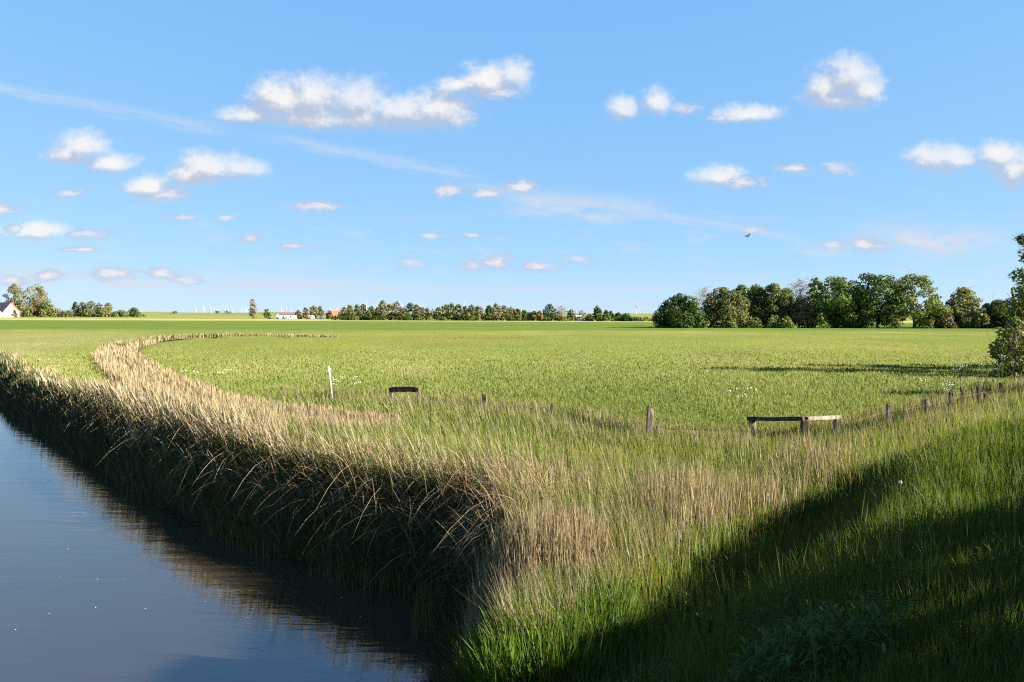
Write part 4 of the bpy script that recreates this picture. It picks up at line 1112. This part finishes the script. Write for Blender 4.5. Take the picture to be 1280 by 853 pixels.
# --------------------------------------------------------------- wind turbines beyond the dyke
TW = solid('turbine_white', (0.34, 0.35, 0.37), .5, .1, .02)
def turbine_parts(hub, bl, thick, ang, yaw):
    t_ = Geo(); t_.tube([(0, 0, -6), (0, 0, hub * .5), (0, 0, hub)], [thick * .9, thick * .75, thick * .5], k=8)
    n_ = Geo(); n_.tube([(0, 5, hub), (0, -1, hub), (0, -4, hub)], [thick * .6, thick * .75, thick * .3], k=8)
    bs_ = []
    for j in range(3):
        a = ang + j * 2.0944; d = Vector((math.sin(a), 0, math.cos(a))); c = Vector((0, -4.2, hub))
        g = Geo(); g.tube([c, c + d * bl * .22, c + d * bl * .6, c + d * bl], [.55, 1.0, .8, .35], square=(thick * 1.05, thick * .35)); bs_.append(g)
    return t_, n_, bs_
TG = 'wind turbines on the far skyline'
tl = [(245.5, 385.5, 5), (255.5, 384, 3.5), (264, 386, 4), (268, 387, 3), (272.5, 386, 5), (282, 384.5, 4.5), (285.5, 385, 5), (291.5, 386.5, 5), (302, 384.5, 5), (307, 386, 6), (309, 388, 4),
      (334, 387, 5), (352, 387, 4), (358, 386, 5), (364, 387, 3), (374.5, 384.5, 6), (392, 383, 5), (413, 383.5, 6), (421, 382.5, 5), (426, 383.5, 4),
      (433, 381, 5), (443, 382, 4), (458, 381.5, 5), (472, 382, 4), (482.5, 381, 5), (503, 381, 7), (523.5, 380.5, 7), (527.5, 383, 5), (544, 383.5, 5), (547.5, 382, 5), (580, 382, 6), (608, 381.5, 5), (614.5, 383, 4), (637, 382, 6), (651.5, 385.5, 5), (662, 385.5, 5), (861, 352, 0)]
WHERE = lambda px: ('between the farmhouse and the brown poplar', 0) if px < 316 else ('from the brown poplar to the red roof', 1) if px < 419 else ('above the hedgerow past the red roofed house', 2)
ctr = {}
rt = random.Random(3)
for (px, hy_, bl) in tl[:-1]:
    Y = 8600 + rt.uniform(-500, 500)
    x, _, zh = at(px, hy_, Y)
    k_ = Y / FPX
    w_, wi = WHERE(px); ctr[wi] = ctr.get(wi, 0) + 1
    t_, n_, bs_ = turbine_parts(zh, bl * k_ * 1.05, 2.5 if px < 419 else 3.2, rt.uniform(0, 2.1), 0)
    qn = ctr[wi]
    r_ = empty('wind_turbine', (x, Y, 0), '%s tiny white turbine counted along the skyline %s' % (ORD[qn - 1] if qn <= 15 else ['sixteenth', 'seventeenth', 'eighteenth'][qn - 16], w_), 'wind turbine', TG, rt.uniform(-.5, .5))
    t_.build('tower', TW, r_); n_.build('nacelle', TW, r_)
    for g in bs_: g.build('blade', TW, r_)
x, _, zh = at(795.5, 383.5, 2600)
t_, n_, bs_ = turbine_parts(zh, 5.4 * 2600 / FPX, 1.7, .08, 0)
r_ = empty('wind_turbine', (x, 2600, 0), 'nearest and tallest looking white turbine standing alone before the copse', 'wind turbine', TG, .5)
t_.build('tower', TW, r_); n_.build('nacelle', TW, r_)
for g in bs_: g.build('blade', TW, r_)

# --------------------------------------------------------------- small plants that stand out
STEM = solid('green_stem', (0.09, 0.13, 0.03), .7, 5, .2)
PETAL = solid('white_umbel', (0.42, 0.45, 0.32), .7, 5, .1)
def cow_parsley(px, Y, h, n, spread, label, seed):
    rg = random.Random(seed)
    x, _, _ = at(px, 500, Y); r_ = empty('cow_parsley', (x, Y, gz_(x, Y)), label, 'cow parsley', 'cow parsley at the meadow edge')
    for j in range(n):
        bx_, by_ = rg.uniform(-spread, spread), rg.uniform(-.4, .4); hh_ = h * rg.uniform(.75, 1.05)
        tp_ = Vector((bx_ + rg.uniform(-.1, .1), by_, hh_))
        s_ = Geo(); s_.tube([(bx_, by_, 0), (bx_, by_, hh_ * .5), tp_], [.012, .010, .007], k=5)
        heads = []
        for q in range(5):
            a = q * 1.257 + rg.uniform(0, 1); e = tp_ + Vector((math.cos(a) * .13, math.sin(a) * .13, rg.uniform(-.02, .09)))
            s_.tube([tp_ - Vector((0, 0, .12)), e], [.006, .004], k=4, cap=False)
            u_ = Geo(); rr_ = rg.uniform(.022, .042)
            u_.tube([e, e + Vector((.01, 0, .015)), e + Vector((0, .005, .03))], [rr_ * .5, rr_, rr_ * .6], k=9, jitter=.25, seed=seed * 100 + j * 5 + q)
            heads.append(u_)
        so = s_.build('stem', STEM, r_)
        for u_ in heads: u_.build('flower_head', PETAL, so)
cow_parsley(929, 24.2, 1.30, 3, .25, 'tall white flowered cow parsley just behind the end of the corner rail', 1)
cow_parsley(428, 33.5, .95, 6, .7, 'white cow parsley in the grass beside the leaning white pole', 2)
cow_parsley(1170, 29.5, 1.25, 6, .8, 'cow parsley clump between the pale leaning post and the dark third post', 3)
cow_parsley(1215, 36, 1.5, 8, 1.0, 'spreading cow parsley behind the tallest slim dark post', 4)
cow_parsley(1250, 38, 1.6, 6, .8, 'cow parsley at the skirt of the hawthorn', 5)
cow_parsley(255, 39, .85, 5, 1.2, 'sparse cow parsley between the bend of the reed belt and the meadow', 6)

def herb(px, py, z, h, label, seed):
    rg = np.random.default_rng(seed); x, y = ground(px, py, z); z0 = gz_(x, y)
    r_ = empty('leafy_herb', (x, y, z0), label, 'herb', 'leafy herbs on the shaded bank')
    s_ = Geo(); s_.tube([(0, 0, 0), (.02, 0, h * .5), (.01, .01, h)], [.007, .006, .003], k=5); s_.build('stem', STEM, r_)
    b_ = Blades(); n_ = 46
    t_ = rg.uniform(.12, 1, n_) ** .8; a = rg.uniform(0, 2 * math.pi, n_)
    Pn = np.stack([.01 * t_, 0 * t_, h * t_], -1)
    b_.add(Pn, np.full(n_, .10) * (1.2 - .5 * t_), np.full(n_, .022), np.stack([np.cos(a), np.sin(a)], -1) * (1.15 - .75 * t_)[:, None], .3, (.35, 1, .7, 0), palette(n_, [(0.09, 0.16, 0.025), (0.07, 0.13, 0.02)]), azim=a + math.pi / 2, droop=.5)
    b_.build('leaves', PLANT, None, None, parent=r_)
for q, (px, py, z, h) in enumerate([(772, 852, .1, .5), (806, 838, .2, .55), (828, 868, .3, .5), (858, 822, .3, .6), (872, 876, .4, .5), (886, 874, .45, .55), (760, 815, .0, .5), (905, 838, .5, .5), (835, 795, .2, .5), (790, 800, .1, .5), (925, 880, .55, .45)]):
    herb(px, py, z, h, '%s leafy upright herb on the shaded bank, counted from the bright sedge clump' % ORD[q], 700 + q)
# dandelion clock
dx, dy = ground(1122, 792, .8); z0 = gz_(dx, dy)
dn = empty('dandelion_clock', (dx, dy, z0), 'single white dandelion seed head standing in the dark grass', 'dandelion')
s_ = Geo(); s_.tube([(0, 0, 0), (.01, 0, .3), (0, 0, .62)], [.004, .004, .003], k=5); s_.build('stem', STEM, dn)
f_ = Geo(); rg = random.Random(9)
for j in range(70):
    d = Vector((rg.gauss(0, 1), rg.gauss(0, 1), rg.gauss(0, 1))).normalized(); c_ = Vector((0, 0, .635))
    f_.tube([c_ + d * .004, c_ + d * .015], [.0006, .0006], k=3, cap=False); f_.tube([c_ + d * .0145, c_ + d * .0165], [.001, .005], k=5, cap=False)
f_.build('seed_head', PETAL, dn)

# --------------------------------------------------------------- a bird high over the meadow
bx0, by0, bz0 = at(934.5, 295.5, 75)
bd_ = empty('flying_bird', (bx0, by0, bz0), 'small dark bird gliding in the blue sky over the copse', 'bird')
DARKF = solid('dark_feather', (0.045, 0.042, 0.045), .7, 8, .3)
g = Geo()
g.tube([(-.20, 0, .03), (-.12, 0, .015), (0, 0, 0), (.10, 0, -.01), (.15, 0, -.01), (.19, 0, -.015)], [.012, .035, .05, .035, .028, .005], k=8)
for s in (1, -1):
    pts_ = [(.03, 0, .02), (.02, s * .14, .10), (-.03, s * .30, .12), (-.12, s * .44, .08)]
    g.tube(pts_, [.9, 1, .7, .15], square=(.11, .012))
bo = g.build('body', DARKF, bd_, True)
bd_.rotation_euler = (R(-20), R(32), R(12))
